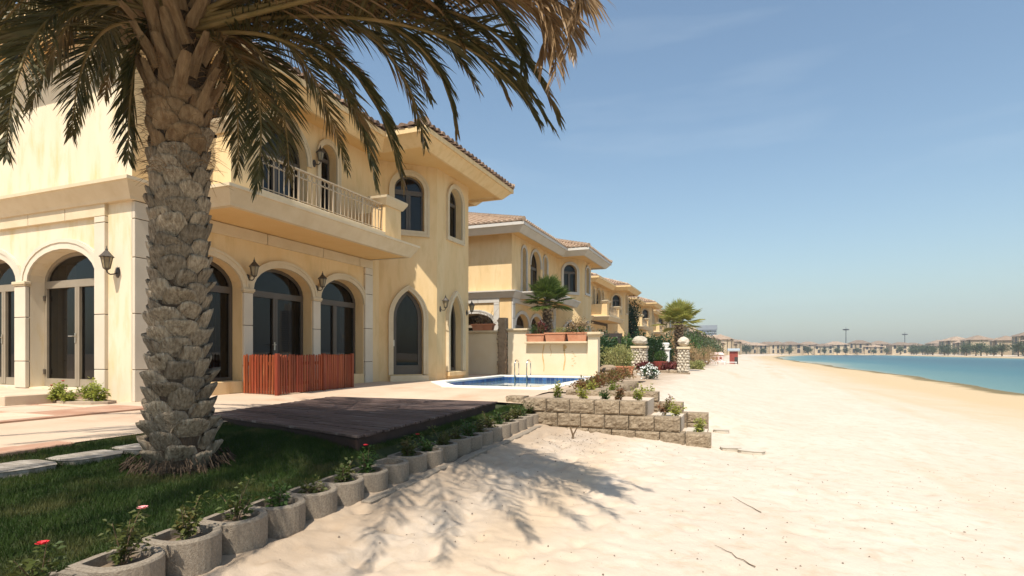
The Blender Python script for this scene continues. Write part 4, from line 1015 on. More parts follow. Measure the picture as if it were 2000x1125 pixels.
for (x, y) in ((-8.915, 9.09), (-8.975, 10.585), (-9.05, 11.74)):
    MB().box(x - .04, x + .04, y - .04, y + .04, -.02, .87).build('post', M['picket'], fence, org=FO, bevel=.006)

# ---- plants
def leaf_quads(n, c, rad, size, seed, shell=.55, lump=.28, asp=.42, upb=0.0):
    rs = np.random.RandomState(seed)
    d = rs.normal(size=(n, 3)); d /= np.linalg.norm(d, axis=1)[:, None]
    k = 1 + lump * (np.sin(d[:, 0] * 5 + seed) * np.sin(d[:, 1] * 4.3 + seed * 2) + .6 * np.sin(d[:, 2] * 7 + d[:, 0] * 6 + seed * 3))
    rr = (shell + (1 - shell) * rs.rand(n)) * k * np.where(rs.rand(n) < .25, rs.uniform(.4, 1, n), 1)
    P = np.array(c) + d * rr[:, None] * np.array(rad)
    a = d * .6 + rs.normal(size=(n, 3)) * .7 + np.array([0, 0, upb]); a /= np.linalg.norm(a, axis=1)[:, None]
    b = np.cross(a, rs.normal(size=(n, 3))); b /= np.linalg.norm(b, axis=1)[:, None]
    sz = size * rs.uniform(.6, 1.3, n)[:, None]
    V = np.stack([P - a * sz * .5, P + b * sz * asp * .5 , P + a * sz * .5, P - b * sz * asp * .5], 1).reshape(-1, 3)
    return V, np.arange(4 * n).reshape(n, 4)

def shrub(name, base, rad, n, size, mt, label, cat='shrub', group=None, seed=1, zc=None, stems=5, lump=.28, shell=.55, asp=.42, flowers=None, upb=0.0, stem_mat='twig'):
    root = thing(name, base, label, cat, group)
    zc = rad[2] * .95 if zc is None else zc
    V, F = leaf_quads(n, (0, 0, zc), rad, size, seed, shell, lump, asp, upb)
    V[:, 2] = np.maximum(V[:, 2], .01)
    link_mesh('foliage', np_mesh('foliage', V, F), M[mt], root)
    r = random.Random(seed); m = MB()
    for i in range(stems):
        a = r.uniform(0, 6.28); q = r.uniform(.2, .7)
        m.tube([(0.04 * rad[0] * math.cos(a), .04 * rad[1] * math.sin(a), -.05), (rad[0] * q * .5 * math.cos(a), rad[1] * q * .5 * math.sin(a), zc * .6), (rad[0] * q * math.cos(a), rad[1] * q * math.sin(a), zc + rad[2] * .4)],
               [.03 * max(rad), .02 * max(rad), .006 * max(rad)], 5)
    m.build('stem', M[stem_mat], root)
    if flowers:
        fm, fn, fs = flowers; V, F = leaf_quads(fn, (0, 0, zc * 1.05), [q * 1.03 for q in rad], fs, seed + 50, .85, lump, .9)
        V[:, 2] = np.maximum(V[:, 2], .02); link_mesh('blossom', np_mesh('blossom', V, F), M[fm], root)
    return root

def seedling(name, base, h, label, cat, group, seed, mt='leaf_rose', flower=None, spread=.10, nstem=3, ls=.05):
    r = random.Random(seed); root = thing(name, base, label, cat, group)
    st = MB(); lv = MB(); tips = []
    for i in range(nstem):
        a = r.uniform(0, 6.28); hh = h * (1 if i == 0 else r.uniform(.45, .85)); sp = spread * r.uniform(.3, 1.1)
        P = [Vector((0, 0, -.03)), Vector((sp * .35 * math.cos(a), sp * .35 * math.sin(a), hh * .5)), Vector((sp * math.cos(a) + r.uniform(-.02, .02), sp * math.sin(a), hh))]
        st.tube(P, [.005, .0035, .002], 5); tips.append(P[2])
        for k in range(int(16 + hh * 110)):
            t = r.uniform(.12, 1.0) ** .8; p = P[0] * (1 - t) ** 2 + P[1] * 2 * t * (1 - t) + P[2] * t * t
            d = Vector((r.uniform(-1, 1), r.uniform(-1, 1), r.uniform(-.25, .7))).normalized(); l = ls * r.uniform(.7, 1.4) * (1.1 - .4 * t)
            p = p + d * r.uniform(.004, .05); w_ = d.cross(Vector((r.uniform(-1, 1), r.uniform(-1, 1), 1))).normalized() * l * .3
            dn = Vector((0, 0, -l * .18))
            lv.add([p, p + d * l * .5 + w_, p + d * l + dn, p + d * l * .5 - w_], [(0, 1, 2, 3)])
    st.build('stem', M['twig'], root); lv.build('foliage', M[mt], root)
    if flower:
        fm, nf = flower
        for i in range(nf):
            p = tips[i % len(tips)] + Vector((r.uniform(-.03, .03), r.uniform(-.03, .03), .008)); fl = MB()
            for k in range(9):
                a = k * 2.4; rr_ = .006 + .0016 * k; d = Vector((math.cos(a), math.sin(a), .5 - .05 * k)).normalized(); s_ = d.cross(Vector((0, 0, 1))).normalized() * .011
                fl.add([p + d * rr_ * .3 - s_ * .6, p + d * rr_ * .3 + s_ * .6, p + d * (rr_ + .014) + s_ + Vector((0, 0, .007)), p + d * (rr_ + .014) - s_ + Vector((0, 0, .007))], [(0, 1, 2, 3)])
            fl.build('flower', M[fm], root)
    return root

# ---- concrete planter rings with roses along the lawn
ORD = ['nearest', 'second', 'third', 'fourth', 'fifth', 'sixth', 'seventh', 'eighth', 'ninth', 'tenth', 'eleventh', 'twelfth', 'thirteenth', 'fourteenth', 'fifteenth', 'sixteenth', 'seventeenth', 'eighteenth', 'nineteenth', 'twentieth', 'twenty-first', 'twenty-second', 'twenty-third', 'twenty-fourth', 'twenty-fifth', 'twenty-sixth', 'twenty-seventh', 'twenty-eighth', 'twenty-ninth', 'thirtieth']
RH = .285
def ring_loops(k):
    """D shaped outline, bulging to +X"""
    o = []; n = 16; a = .212 - k; b = .235 - k
    for i in range(n + 1):
        t = -math.pi / 2 + math.pi * i / n; o.append((b * math.cos(t) ** .85 if math.cos(t) > 0 else 0, a * math.sin(t)))
    return o + [(-.15 + k, a * .96), (-.17 + k, 0), (-.15 + k, -a * .96)]
def ring_mesh():
    m = MB(); O = ring_loops(0); I = ring_loops(.052); n = len(O)
    O2 = ring_loops(.008)
    for lp, z in ((O, 0), (O, RH - .012), (O2, RH), (I, RH), (I, RH - .12)): m.v += [(x, y, z) for x, y in lp]
    for L_ in range(4):
        for i in range(n): m.f.append((L_ * n + i, L_ * n + (i + 1) % n, (L_ + 1) * n + (i + 1) % n, (L_ + 1) * n + i))
    return m.mesh('body')
rmesh = ring_mesh(); rmesh.materials.append(M['ring'])
smesh = MB(); I = ring_loops(.05); smesh.add([(x, y, RH - .055 + .008 * math.sin(9 * x + 5 * y)) for x, y in I], [tuple(range(len(I)))]); smesh = smesh.mesh('soil'); smesh.materials.append(M['soil'])
r = random.Random(12); ys_ = [.92 + .428 * i for i in range(24)]
for i, y in enumerate(ys_):
    x = float(np.interp(y, [.9, 2.2, 4.4, 7.5, 11], [-3.30, -3.36, -3.50, -3.63, -3.78])); zt = -.30 + r.uniform(-.012, .012)
    which = 'nearest' if i == 0 else ('farthest' if i == len(ys_) - 1 else ORD[i] + ' from the camera')
    pr = thing('planter_ring', (x, y, zt - RH), 'concrete planter ring edging the lawn, ' + which, 'planter', 'planter rings along the lawn', r.uniform(-.05, .05) + .04)
    link_mesh('body', rmesh, None, pr); link_mesh('soil', smesh, None, pr)
    if i == 10: continue
    fl = {0: ('petal_pink', 2), 1: ('petal_red', 2), 2: ('petal_red', 1), 3: ('petal_pink', 1), 9: ('petal_red', 1), 12: ('petal_red', 1)}.get(i)
    hgt = [.30, .30, .30, .34, .30, .31, .19, .14, .22, .30, .2, .26, .24, .28, .22, .28, .26, .28, .27, .26, .28, .27, .26, .25][i]
    seedling('rose_bush', (x + .02, y, zt - .06), hgt, 'small leafy rose growing in the planter ring ' + which, 'rose plant', 'roses in the planter rings', 300 + i,
             'leaf_rose' if i < 6 or i % 3 else 'leaf_green', fl, .12, 5 if i < 6 else 7)

m = MB(); yy = [4.3 + .5 * i for i in range(13)]
for a_, b_ in zip(yy[:-1], yy[1:]):
    xa, xb = [float(np.interp(q, [.9, 2.2, 4.4, 7.5, 11], [-3.30, -3.36, -3.50, -3.63, -3.78])) + .27 + .012 * math.sin(q * 5) for q in (a_, b_)]
    za, zb = gz(xa + .05, a_) + .022, gz(xb + .05, b_) + .022
    m.hexa([(xa, a_, za - .12), (xa + .11, a_, za - .12), (xb + .11, b_ - .012, zb - .12), (xb, b_ - .012, zb - .12), (xa, a_, za), (xa + .11, a_, za), (xb + .11, b_ - .012, zb), (xb, b_ - .012, zb)])
tag(m.build('footing_strip', M['ring'], org=(-3.3, 7.0, -.5), bevel=.012), 'thin concrete footing strip at the foot of the farther planter rings', 'footing')
def block_mesh(seed, L, H, D):
    r = random.Random(seed); m = MB(); nu, nv = 12, 8; k = (r.uniform(-9, 9), r.uniform(-9, 9))
    for iv in range(nv):
        for iu in range(nu):
            e = (iu in (0, nu - 1)) or (iv in (0, nv - 1)); x = L * (iu / (nu - 1) - .5); z = H * (iv / (nv - 1))
            y = r.uniform(.0, .014) if e else -.016 - .05 * float(vnoise(x * 11 + k[0], z * 13 + k[1], seed)) + r.uniform(-.007, .007)
            m.v.append((x + (0 if e else r.uniform(-.008, .008)), -D / 2 + y, z))
    for iv in range(nv - 1):
        for iu in range(nu - 1):
            a = iv * nu + iu; m.f.append((a, a + 1, a + nu + 1, a + nu))
    b = len(m.v); m.v += [(-L / 2, D / 2, 0), (L / 2, D / 2, 0), (L / 2, D / 2, H), (-L / 2, D / 2, H)]
    m.f += [tuple(range(nu * (nv - 1), nu * nv)) + (b + 2, b + 3), (b + 1, b, b + 3, b + 2)]
    m.f += [tuple(iv * nu for iv in range(nv)) + (b + 3, b), tuple(iv * nu + nu - 1 for iv in range(nv))[::-1] + (b + 1, b + 2)]
    return m.mesh('block')
BL, BH, BD = .435, .265, .30
bms = [block_mesh(s, BL - .014, BH - .010, BD) for s in range(9)]
for b in bms: b.materials.append(M['block'])
r = random.Random(21)
def course(root, org, x0, x1, y, z, off=0.0, along='x', hs=1.0):
    n = max(1, round((x1 - x0) / BL)); p = (x1 - x0) / n
    for i in range(n):
        x = x0 + p * (i + .5)
        loc = (x, y + r.uniform(-.008, .008), z) if along == 'x' else (y + r.uniform(-.008, .008), x, z)
        o = link_mesh('block', bms[r.randrange(9)], None, root, tuple(a - b for a, b in zip(loc, org)), (0, 0, r.uniform(-.012, .012) + (0 if along == 'x' else math.pi / 2)))
        o.scale = ((p - .006) / (BL - .006), 1, hs)
W1 = (-2.2, 10.5, -.8); w1 = thing('block_wall', W1, 'stepped wall of rough concrete blocks nearest the camera, beside the planter rings', 'block wall')
course(w1, W1, -3.86, -1.47, 10.5, -.265); course(w1, W1, -3.60, -.86, 10.48, -.53); course(w1, W1, -3.4, -.34, 10.46, -.795); course(w1, W1, -3.4, -.34, 10.50, -1.06)
course(w1, W1, -4.28, -3.88, 10.62, -.245)
W2 = (-2.0, 11.95, -.8); w2 = thing('block_wall', W2, 'stepped block wall behind the nearest one, with plants between the two', 'block wall')
course(w2, W2, -3.4, -1.42, 11.95, -.122, hs=.755); course(w2, W2, -3.2, -.93, 11.94, -.322, hs=.755); course(w2, W2, -2.9, -.44, 11.93, -.522, hs=.755); course(w2, W2, -2.9, -.44, 11.92, -.722, hs=.755); course(w2, W2, -2.9, -.44, 11.94, -.93, hs=.755)
W3 = (-2.75, 14.2, -.3); w3 = thing('block_wall', W3, 'low block kerb running back along the flower bed by the pool', 'block wall')
course(w3, W3, 12.2, 16.6, -2.72, -.20, along='y')
def slab(name, root, org, x0, x1, y0, y1, z0, z1, mt='slab'):
    return MB().box(x0, x1, y0, y1, z0, z1).build(name, M[mt], root, org=org, bevel=.012)
# soil steps between the two walls
m = MB(); m.box(-3.9, -1.5, 10.64, 11.82, -.9, -.035); m.box(-4.4, -3.38, 10.75, 12.2, -.9, -.03); m.box(-1.5, -.9, 10.62, 11.80, -.9, -.345); m.box(-.9, -.45, 10.6, 11.78, -.95, -.63)
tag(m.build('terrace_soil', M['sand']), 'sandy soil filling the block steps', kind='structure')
m = MB(); m.add([(-3.9, 12.1, .0), (-2.87, 12.1, .0), (-2.87, 20.4, .02), (-3.98, 20.4, .02)], [(0, 1, 2, 3)])
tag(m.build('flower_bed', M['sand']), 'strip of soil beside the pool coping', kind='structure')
for (x0, x1, y0, y1, z, lab) in ((-1.42, -.98, 10.75, 11.7, -.315, 'pale flat slab on the middle block step'), (-.84, -.5, 10.7, 11.65, -.60, 'pale flat slab on the lowest block step')):
    tag(slab('step_slab', None, ((x0 + x1) / 2, (y0 + y1) / 2, z), x0, x1, y0, y1, z - .05, z), lab, 'slab')
for k, (x, y, lx_, ly_, rz, lab) in enumerate(((-.02, 10.35, .34, .3, .3, 'broken flagstone in the sand touching the end of the block wall'), (.30, 10.2, .42, .3, -.2, 'flat sandy flagstone farthest out from the block wall end'), (-.2, 11.9, .3, .24, .1, 'small flagstone beside the end of the rear block wall'))):
    m = MB(); stone_poly(m, 0, 0, lx_, ly_, .045, rz, r); o = m.build('flagstone', M['slab'], org=(0, 0, 0), bevel=.01); o.location = (x, y, gz(x, y) + .01); tag(o, lab, 'flagstone', 'loose flagstones')
for k, (x, y, z, h, mt, lab) in enumerate([(-3.35, 11.0, -.04, .34, 'leaf_lime', 'bushy lime green seedling at the left end of the block terrace'), (-2.75, 10.75, -.04, .26, 'leaf_lime', 'lime green seedling, second from the left on the block terrace'), (-2.3, 10.8, -.04, .22, 'leaf_green', 'sparse green seedling in the middle of the block terrace'),
        (-2.05, 10.72, -.04, .28, 'leaf_red', 'bronze leaved seedling on the block terrace'), (-1.68, 10.75, -.04, .32, 'leaf_lime', 'yellow green seedling at the right of the upper block terrace'), (-1.2, 10.85, -.28, .34, 'leaf_red', 'dark red seedling on the middle block step'),
        (-.98, 10.72, -.30, .28, 'leaf_lime', 'small green plant standing in the hollow block of the middle step'), (-.55, 10.66, -.58, .30, 'leaf_lime', 'green plant on the lowest block step at the right end'),
        (-2.9, 12.15, .02, .28, 'leaf_lime', 'lime green plant at the left of the rear block wall'), (-2.45, 12.15, .0, .24, 'leaf_lime', 'small lime green plant behind the rear block wall'), (-1.7, 12.2, -.1, .30, 'leaf_lime', 'straggly yellow green plant at the right of the rear block wall')]):
    seedling('bedding_plant', (x, y, z), h, lab, 'plant', 'plants on the block steps', 400 + k, mt, None, .13, 6, .06)
for k, (x, y, rr_, mt) in enumerate([(-3.3, 13.0, .33, 'leaf_red'), (-3.25, 13.9, .36, 'leaf_red'), (-3.3, 14.8, .38, 'leaf_red'), (-3.25, 15.8, .40, 'leaf_red'), (-3.3, 16.9, .42, 'leaf_red'), (-3.3, 18.2, .45, 'leaf_red')]):
    shrub('bedding_shrub', (x, y, .0), (rr_, rr_ * 1.25, .13 + .02 * k), 520, .085, mt, ['red bronze bedding plant nearest the block steps', 'red bronze bedding plant, second along the pool bed', 'red bronze bedding plant, third along the pool bed', 'red bronze bedding plant, fourth along the pool bed', 'red bronze bedding plant, fifth along the pool bed', 'red bronze bedding plant at the far end of the pool bed'][k], group='red plants by the pool', seed=60 + k, stems=6, shell=.3)

# corner flower bed by the garden door
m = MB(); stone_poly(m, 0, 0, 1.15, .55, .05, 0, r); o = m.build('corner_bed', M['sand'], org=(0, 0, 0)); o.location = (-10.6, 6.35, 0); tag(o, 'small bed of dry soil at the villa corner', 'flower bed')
for k, (x, y, h, fl, lab) in enumerate([(-11.05, 6.15, .34, ('petal_red', 2), 'lime green plant with red bloom at the step corner'), (-10.75, 6.2, .22, None, 'low lime green plant in the corner bed'), (-10.55, 6.4, .38, None, 'tallest lime green plant against the pilaster'), (-10.25, 6.35, .30, None, 'lime green plant right at the villa corner')]):
    seedling('bed_plant', (x, y, .04), h, lab, 'plant', 'plants in the corner bed', 440 + k, 'leaf_lime', fl, .17, 9, .07)

# ------------------------------------------------------------------ garden wall beyond the pool
GY = 20.75
gw = thing('garden_wall', (-7.0, GY, 0), 'cream garden wall beyond the pool with lowered middle for planters', 'wall'); GO = (-7.0, GY, 0)
m = MB(); m.box(-8.35, -7.55, GY - .1, GY + .1, -.3, 1.72); m.box(-7.55, -5.05, GY - .1, GY + .1, -.3, 1.24); m.box(-12.0, -8.7, GY - .1, GY + .1, -.3, 1.66)
m.build('wall_body', M['garden_wall'], gw, org=GO)
MB().box(-5.06, -4.68, GY - .19, GY + .19, -.3, 1.50).build('pier', M['garden_wall'], gw, org=GO)
m = MB(); m.box(-5.12, -4.60, GY - .26, GY + .26, 1.50, 1.56); m.box(-5.17, -4.55, GY - .31, GY + .31, 1.56, 1.66); m.build('pier_cap', M['trim'], gw, org=GO, bevel=.012)
for (x0, x1, z) in ((-8.40, -7.50, 1.72), (-12.0, -8.68, 1.66)):
    m = MB(); m.box(x0, x1, GY - .15, GY + .15, z, z + .04); m.box(x0 - .02, x1 + .02, GY - .19, GY + .19, z + .04, z + .12); m.build('wall_cap', M['trim'], gw, org=GO, bevel=.01)
m = MB(); m.box(-7.55, -5.07, GY - .34, GY + .2, 1.24, 1.31); m.build('planter_ledge', M['trim'], gw, org=GO, bevel=.01)
# rusty runs of water down the wall face
def stain(x, z0, z1, w, seed):
    rr = random.Random(seed); m = MB(); n = 9; y = GY - .1035
    for i in range(n):
        t = i / (n - 1); z = z0 + (z1 - z0) * t; ww = w * (1 - .5 * abs(t - .35)) * rr.uniform(.6, 1.2); c = x + .03 * math.sin(t * 7 + seed)
        m.v += [(c - ww / 2, y, z), (c + ww / 2, y, z)]
    m.f = [(2 * i, 2 * i + 1, 2 * i + 3, 2 * i + 2) for i in range(n - 1)]; m.build('rust_stain', M['rust'], gw, org=GO)
stain(-6.85, 1.2, .15, .05, 2); stain(-6.55, 1.2, .75, .03, 3); stain(-6.0, 1.2, .2, .06, 4); stain(-5.98, 1.2, .95, .10, 5)
for k in range(7): stain(-5.68 + .05 * (k % 3), .95 - .09 * k, .90 - .09 * k, .05, 8 + k)
sp = thing('stone_post', (-8.55, GY - .1, 0), 'tall narrow brown stone clad post against the garden wall', 'post'); SPO = (-8.55, GY - .1, 0)
MB().box(-8.70, -8.40, GY - .26, GY + .1, -.1, 2.28).build('slab_face', M['rubble'], sp, org=SPO, bevel=.02)
r = random.Random(31); pb = MB().lathe([(.02, -.03), (.045, -.015), (.05, .01), (.03, .03)], (0, 0, 0), 6).mesh('cobble'); pb.materials.append(M['rubble'])
for sx_ in (-.165, .165):
    for k in range(24):
        o = link_mesh('cobble', pb, None, sp, (sx_ + r.uniform(-.015, .015), -.12 + r.uniform(-.03, .1), .05 + k * .092), (r.uniform(0, 3), r.uniform(0, 3), r.uniform(0, 3))); s_ = r.uniform(.7, 1.15); o.scale = (s_, s_, s_)

def trough(x, y, z, L, W, H, label, rz=0.0):
    t = thing('planter_trough', (x, y, z), label, 'planter', 'terracotta troughs on the garden wall', rz)
    m = MB(); a, b = L / 2, W / 2; k = .86
    m.v = [(-a * k, -b * k, 0), (a * k, -b * k, 0), (a * k, b * k, 0), (-a * k, b * k, 0), (-a, -b, H), (a, -b, H), (a, b, H), (-a, b, H),
           (-a + .03, -b + .03, H), (a - .03, -b + .03, H), (a - .03, b - .03, H), (-a + .03, b - .03, H), (-a + .05, -b + .05, H - .06), (a - .05, -b + .05, H - .06), (a - .05, b - .05, H - .06), (-a + .05, b - .05, H - .06)]
    m.f = [(3, 2, 1, 0)] + [(i, (i + 1) % 4, 4 + (i + 1) % 4, 4 + i) for i in range(4)] + [(4 + i, 4 + (i + 1) % 4, 8 + (i + 1) % 4, 8 + i) for i in range(4)] + [(8 + i, 8 + (i + 1) % 4, 12 + (i + 1) % 4, 12 + i) for i in range(4)]
    m.build('body', M['terracotta'], t, bevel=.006)
    m = MB(); sweep(m, [(-a, -b), (a, -b), (a, b), (-a, b)], [(.0, H - .055), (.018, H - .05), (.018, H + .004), (-.01, H + .004)], True); m.build('rim', M['terracotta'], t)
    MB().box(-a + .045, a - .045, -b + .045, b - .045, H - .1, H - .045).build('soil', M['soil'], t)
trough(-7.12, GY - .16, 1.31, .74, .30, .30, 'left terracotta trough on the garden wall ledge, red plant inside')
trough(-6.32, GY - .16, 1.31, .84, .30, .34, 'middle terracotta trough on the garden wall ledge')
trough(-5.46, GY - .16, 1.31, .78, .30, .34, 'right terracotta trough on the garden wall ledge, dried bush inside')
trough(-9.45, GY - .05, 1.78, .95, .28, .27, 'terracotta trough on the high garden wall beside the nearest villa')
shrub('trough_plant', (-7.12, GY - .16, 1.56), (.36, .16, .22), 420, .09, 'leaf_green', 'low green plant filling the left trough', 'plant', seed=71, upb=.7, asp=.2)
shrub('trough_plant', (-6.95, GY - .1, 1.6), (.24, .16, .30), 260, .10, 'leaf_crimson', 'crimson leaved plant rising out of the left trough', 'plant', seed=72, upb=.5)
shrub('trough_plant', (-6.15, GY - .16, 1.6), (.34, .16, .14), 300, .09, 'leaf_yellow', 'sparse pale plant in the middle trough', 'plant', seed=73, upb=.6, asp=.2)
shrub('trough_plant', (-5.46, GY - .16, 1.58), (.62, .3, .36), 620, .085, 'leaf_dry', 'dried brown bush spilling from the right trough', 'plant', seed=74, shell=.2, stems=14, upb=.3)
shrub('trough_plant', (-5.4, GY - .2, 1.56), (.4, .18, .18), 300, .09, 'leaf_green', 'green undergrowth in the right trough', 'plant', seed=75, upb=.6, asp=.25)
dp = thing('trough_plant', (-9.4, GY - .05, 1.98), 'withered stalks in the trough next to the nearest villa', 'plant'); m = MB(); r = random.Random(77)
for i in range(34):
    a = r.uniform(0, 6.28); b = r.uniform(.1, .5); h = r.uniform(.2, .75); p = Vector((r.uniform(-.4, .4), r.uniform(-.08, .08), -.02))
    m.tube([p, p + Vector((b * .4 * math.cos(a), b * .2 * math.sin(a), h * .6)), p + Vector((b * math.cos(a), b * .5 * math.sin(a), h))], [.009, .006, .003], 4)
m.build('stem', M['twig'], dp)
V, F = leaf_quads(420, (0, 0, .2), (.42, .14, .26), .09, 79, .1, .2, .35, .4); link_mesh('foliage', np_mesh('foliage', V, F), M['leaf_dry'], dp)

# ------------------------------------------------------------------ fan palms
def fan_palm(base, htr, R, nleaf, mt, label, seed, tr=.13, lift=.5):
    r = random.Random(seed); root = thing('fan_palm', base, label, 'palm tree', 'fan palms')
    tk = MB().lathe([(tr * 1.25, -.1), (tr * 1.1, htr * .2), (tr, htr * .5), (tr * 1.1, htr * .85), (tr * .8, htr + .1)], (0, 0, 0), 10).build('trunk', M['bark_core'], root)
    bm = boots[1].copy(); bm.materials.clear(); bm.materials.append(M['bark'])
    n = int(htr * 45)
    for i in range(n):
        a = i * 2.4; z = .05 + (htr - .1) * i / n; k = tr / .28 * r.uniform(.8, 1.1)
        o = link_mesh('leaf_base', bm, None, tk, (tr * math.cos(a), tr * math.sin(a), z), (r.uniform(-.3, .0), r.uniform(-.2, .2), a - math.pi / 2)); o.scale = (k, k * 1.7, k * 1.2)
    for i in range(nleaf):
        a = i * 2.39996 + r.uniform(-.2, .2); t = i / (nleaf - 1); el = math.radians(np.interp(t, [0, .35, 1], [-16, 38, 88]) + r.uniform(-8, 8))
        d = Vector((math.cos(a) * math.cos(el), math.sin(a) * math.cos(el), math.sin(el))); top = Vector((0, 0, htr))
        pl = R * r.uniform(.42, .58); hub = top + d * pl + Vector((0, 0, -.04))
        s = d.cross(Vector((0, 0, 1))).normalized(); u = s.cross(d).normalized()
        m = MB(); m.tube([top, top + d * pl * .5 + Vector((0, 0, .02)), hub], [.014, .011, .008], 5)
        K = 24; fl = R * r.uniform(.5, .62)
        for k in range(K):
            q = math.radians(-118 + 236 * k / (K - 1)); l = fl * (1 - .28 * abs(q) / 2.06) * r.uniform(.92, 1.05)
            dd = (d * math.cos(q) + s * math.sin(q)).normalized(); w_ = dd.cross(u).normalized() * l * .055
            fold = u * (.012 if k % 2 else -.012)
            mid = hub + dd * l * .55 - u * l * .02 + fold; tip = hub + dd * l - Vector((0, 0, l * r.uniform(.0, .16))) - u * l * .03
            m.add([hub, mid - w_, mid + w_, tip], [(0, 1, 3), (0, 3, 2)])
            m.add([hub + u * .002, mid - w_ * 1.2, mid + w_ * 1.2], [(0, 1, 2)])
        m.build('fan_leaf', M[mt], root)
    return root
fan_palm((-7.2, 22.2, 0), 3.0, 1.15, 46, 'fan', 'dark green fan palm rising behind the terracotta troughs', 81, .17)
fan_palm((-2.85, 33.4, -.2), 2.75, 1.5, 34, 'fan_light', 'sunlit yellow green fan palm beside the far stone pillars', 82, .2)

# ------------------------------------------------------------------ second garden: shrubs, pillars, rocks
def ball_pillar(x, y, z0, w, h, label, seed):
    p = thing('stone_pillar', (x, y, z0), label, 'pillar', 'rubble pillars with stone finials')
    MB().box(-w / 2 + .05, w / 2 - .05, -w / 2 + .05, w / 2 - .05, -.3, h).build('core', M['slab'], p)
    r = random.Random(seed); cm = MB().lathe([(.03, -.05), (.075, -.03), (.085, .0), (.06, .035), (.02, .05)], (0, 0, 0), 7).mesh('rubble_stone'); cm.materials.append(M['gabion'])
    nr = int(h / .13); nc = int(w / .14)
    for side in range(4):
        an = side * math.pi / 2
        for i in range(nr):
            for k in range(nc):
                u = (k + .5 + (.25 if i % 2 else -.25) + r.uniform(-.12, .12)) * w / nc - w / 2; u = max(-w / 2 + .05, min(w / 2 - .05, u)); v = (i + .5 + r.uniform(-.15, .15)) * h / nr
                q = Vector((u, -w / 2 + .035, v)); q.rotate(Matrix.Rotation(an, 3, 'Z'))
                o = link_mesh('rubble_stone', cm, None, p, q, (r.uniform(0, 3), r.uniform(0, 3), r.uniform(0, 3))); s_ = r.uniform(.75, 1.15); o.scale = (s_, s_, s_)
    m = MB(); m.box(-w / 2 - .06, w / 2 + .06, -w / 2 - .06, w / 2 + .06, h, h + .12); m.build('cap', M['trim'], p, bevel=.02)
    m = MB(); m.lathe([(w * .18, 0), (w * .28, .05), (w * .5, .14), (w * .56, .26), (w * .48, .38), (w * .3, .46), (w * .1, .5)], (0, 0, h + .12), 14)
    m.v = [(a * r.uniform(.88, 1.1), b * r.uniform(.88, 1.1), c + r.uniform(-.03, .03)) for a, b, c in m.v]
    fo = m.build('finial', M['gabion'], p)
    return p
ball_pillar(-4.46, 29.3, .05, .72, 1.05, 'broad rubble pillar with rough stone top behind the pale bush', 91)
ball_pillar(-2.29, 29.4, -.10, .52, 1.15, 'slender rubble pillar with round stone finial next to the sand', 92)
cp = thing('white_pedestal', (-3.95, 36.5, -.2), 'small white pedestal with a plant pot beyond the rubble pillars', 'pedestal')
m = MB(); m.box(-.25, .25, -.25, .25, -.3, 1.25); m.box(-.33, .33, -.33, .33, 1.25, 1.36); m.build('shaft', M['white'], cp, bevel=.015)
MB().lathe([(.1, 1.36), (.2, 1.45), (.26, 1.62), (.22, 1.7)], (0, 0, 0), 12).build('urn', M['white'], cp)
shrub('dark_shrub', (-5.85, 26.3, -.1), (1.0, 1.05, 1.0), 3600, .13, 'leaf_dark', 'dense dark green bush just behind the garden wall pier', seed=101)
shrub('dark_shrub', (-6.3, 30.5, -.1), (.9, 1.0, .95), 2600, .13, 'leaf_dark', 'second dark green bush behind the pale bush', seed=102)
shrub('pale_shrub', (-4.72, 24.9, .05), (.82, .82, .62), 3000, .10, 'leaf_yellow', 'pale yellow green variegated bush beside the garden wall', seed=103)
shrub('topiary', (-3.95, 31.0, .0), (.60, .60, .85), 3600, .10, 'leaf_dark', 'dark green cone shaped topiary between the rubble pillars', seed=104, lump=.05, shell=.8)
shrub('round_shrub', (-3.5, 30.2, .35), (.36, .36, .32), 1400, .07, 'leaf_green', 'small bright green ball shrub in a dark red pot', seed=105, lump=.04, shell=.85)
pt = thing('red_pot', (-3.5, 30.2, -.15), 'dark red pot under the small ball shrub', 'pot'); MB().lathe([(.24, 0), (.34, .3), (.38, .52), (.38, .58), (.34, .58), (.33, .52)], (0, 0, 0), 14).build('bowl', M['kiosk_red'], pt)
shrub('crimson_plant', (-3.9, 27.3, -.05), (.5, .6, .28), 800, .13, 'leaf_crimson', 'crimson leaved bedding plant beside the white flowers', seed=106)
shrub('crimson_plant', (-3.05, 29.9, -.0), (.55, .5, .2), 900, .13, 'leaf_crimson', 'crimson ground plant in front of the cone topiary', seed=107)
shrub('white_flower_bush', (-2.95, 21.9, -.15), (.36, .42, .30), 800, .09, 'leaf_dark', 'small bush covered in white flowers at the sand edge', seed=108, flowers=('petal_white', 420, .06))
shrub('yellow_shrub', (-2.15, 38.0, -.45), (.55, .6, .42), 1400, .14, 'leaf_yellow', 'yellow green bush right of the slender rubble pillar', seed=109)
for k, (x, y, a, b, c, mt, lab) in enumerate([(-3.5, 52, 1.3, 1.5, 1.0, 'leaf_dry', 'straw coloured ornamental grass mound past the slender pillar'), (-2.7, 58, 1.5, 1.6, 1.0, 'leaf_dry', 'second straw coloured grass mound along the sand'), (-2.6, 66, 1.5, 2, .9, 'leaf_dry', 'brownish grass mound near the red kiosk')]):
    shrub('grass_mound', (x, y, -.4), (a, b, c), 1500, .24, mt, lab, 'ornamental grass', seed=110 + k, asp=.12, upb=.8)
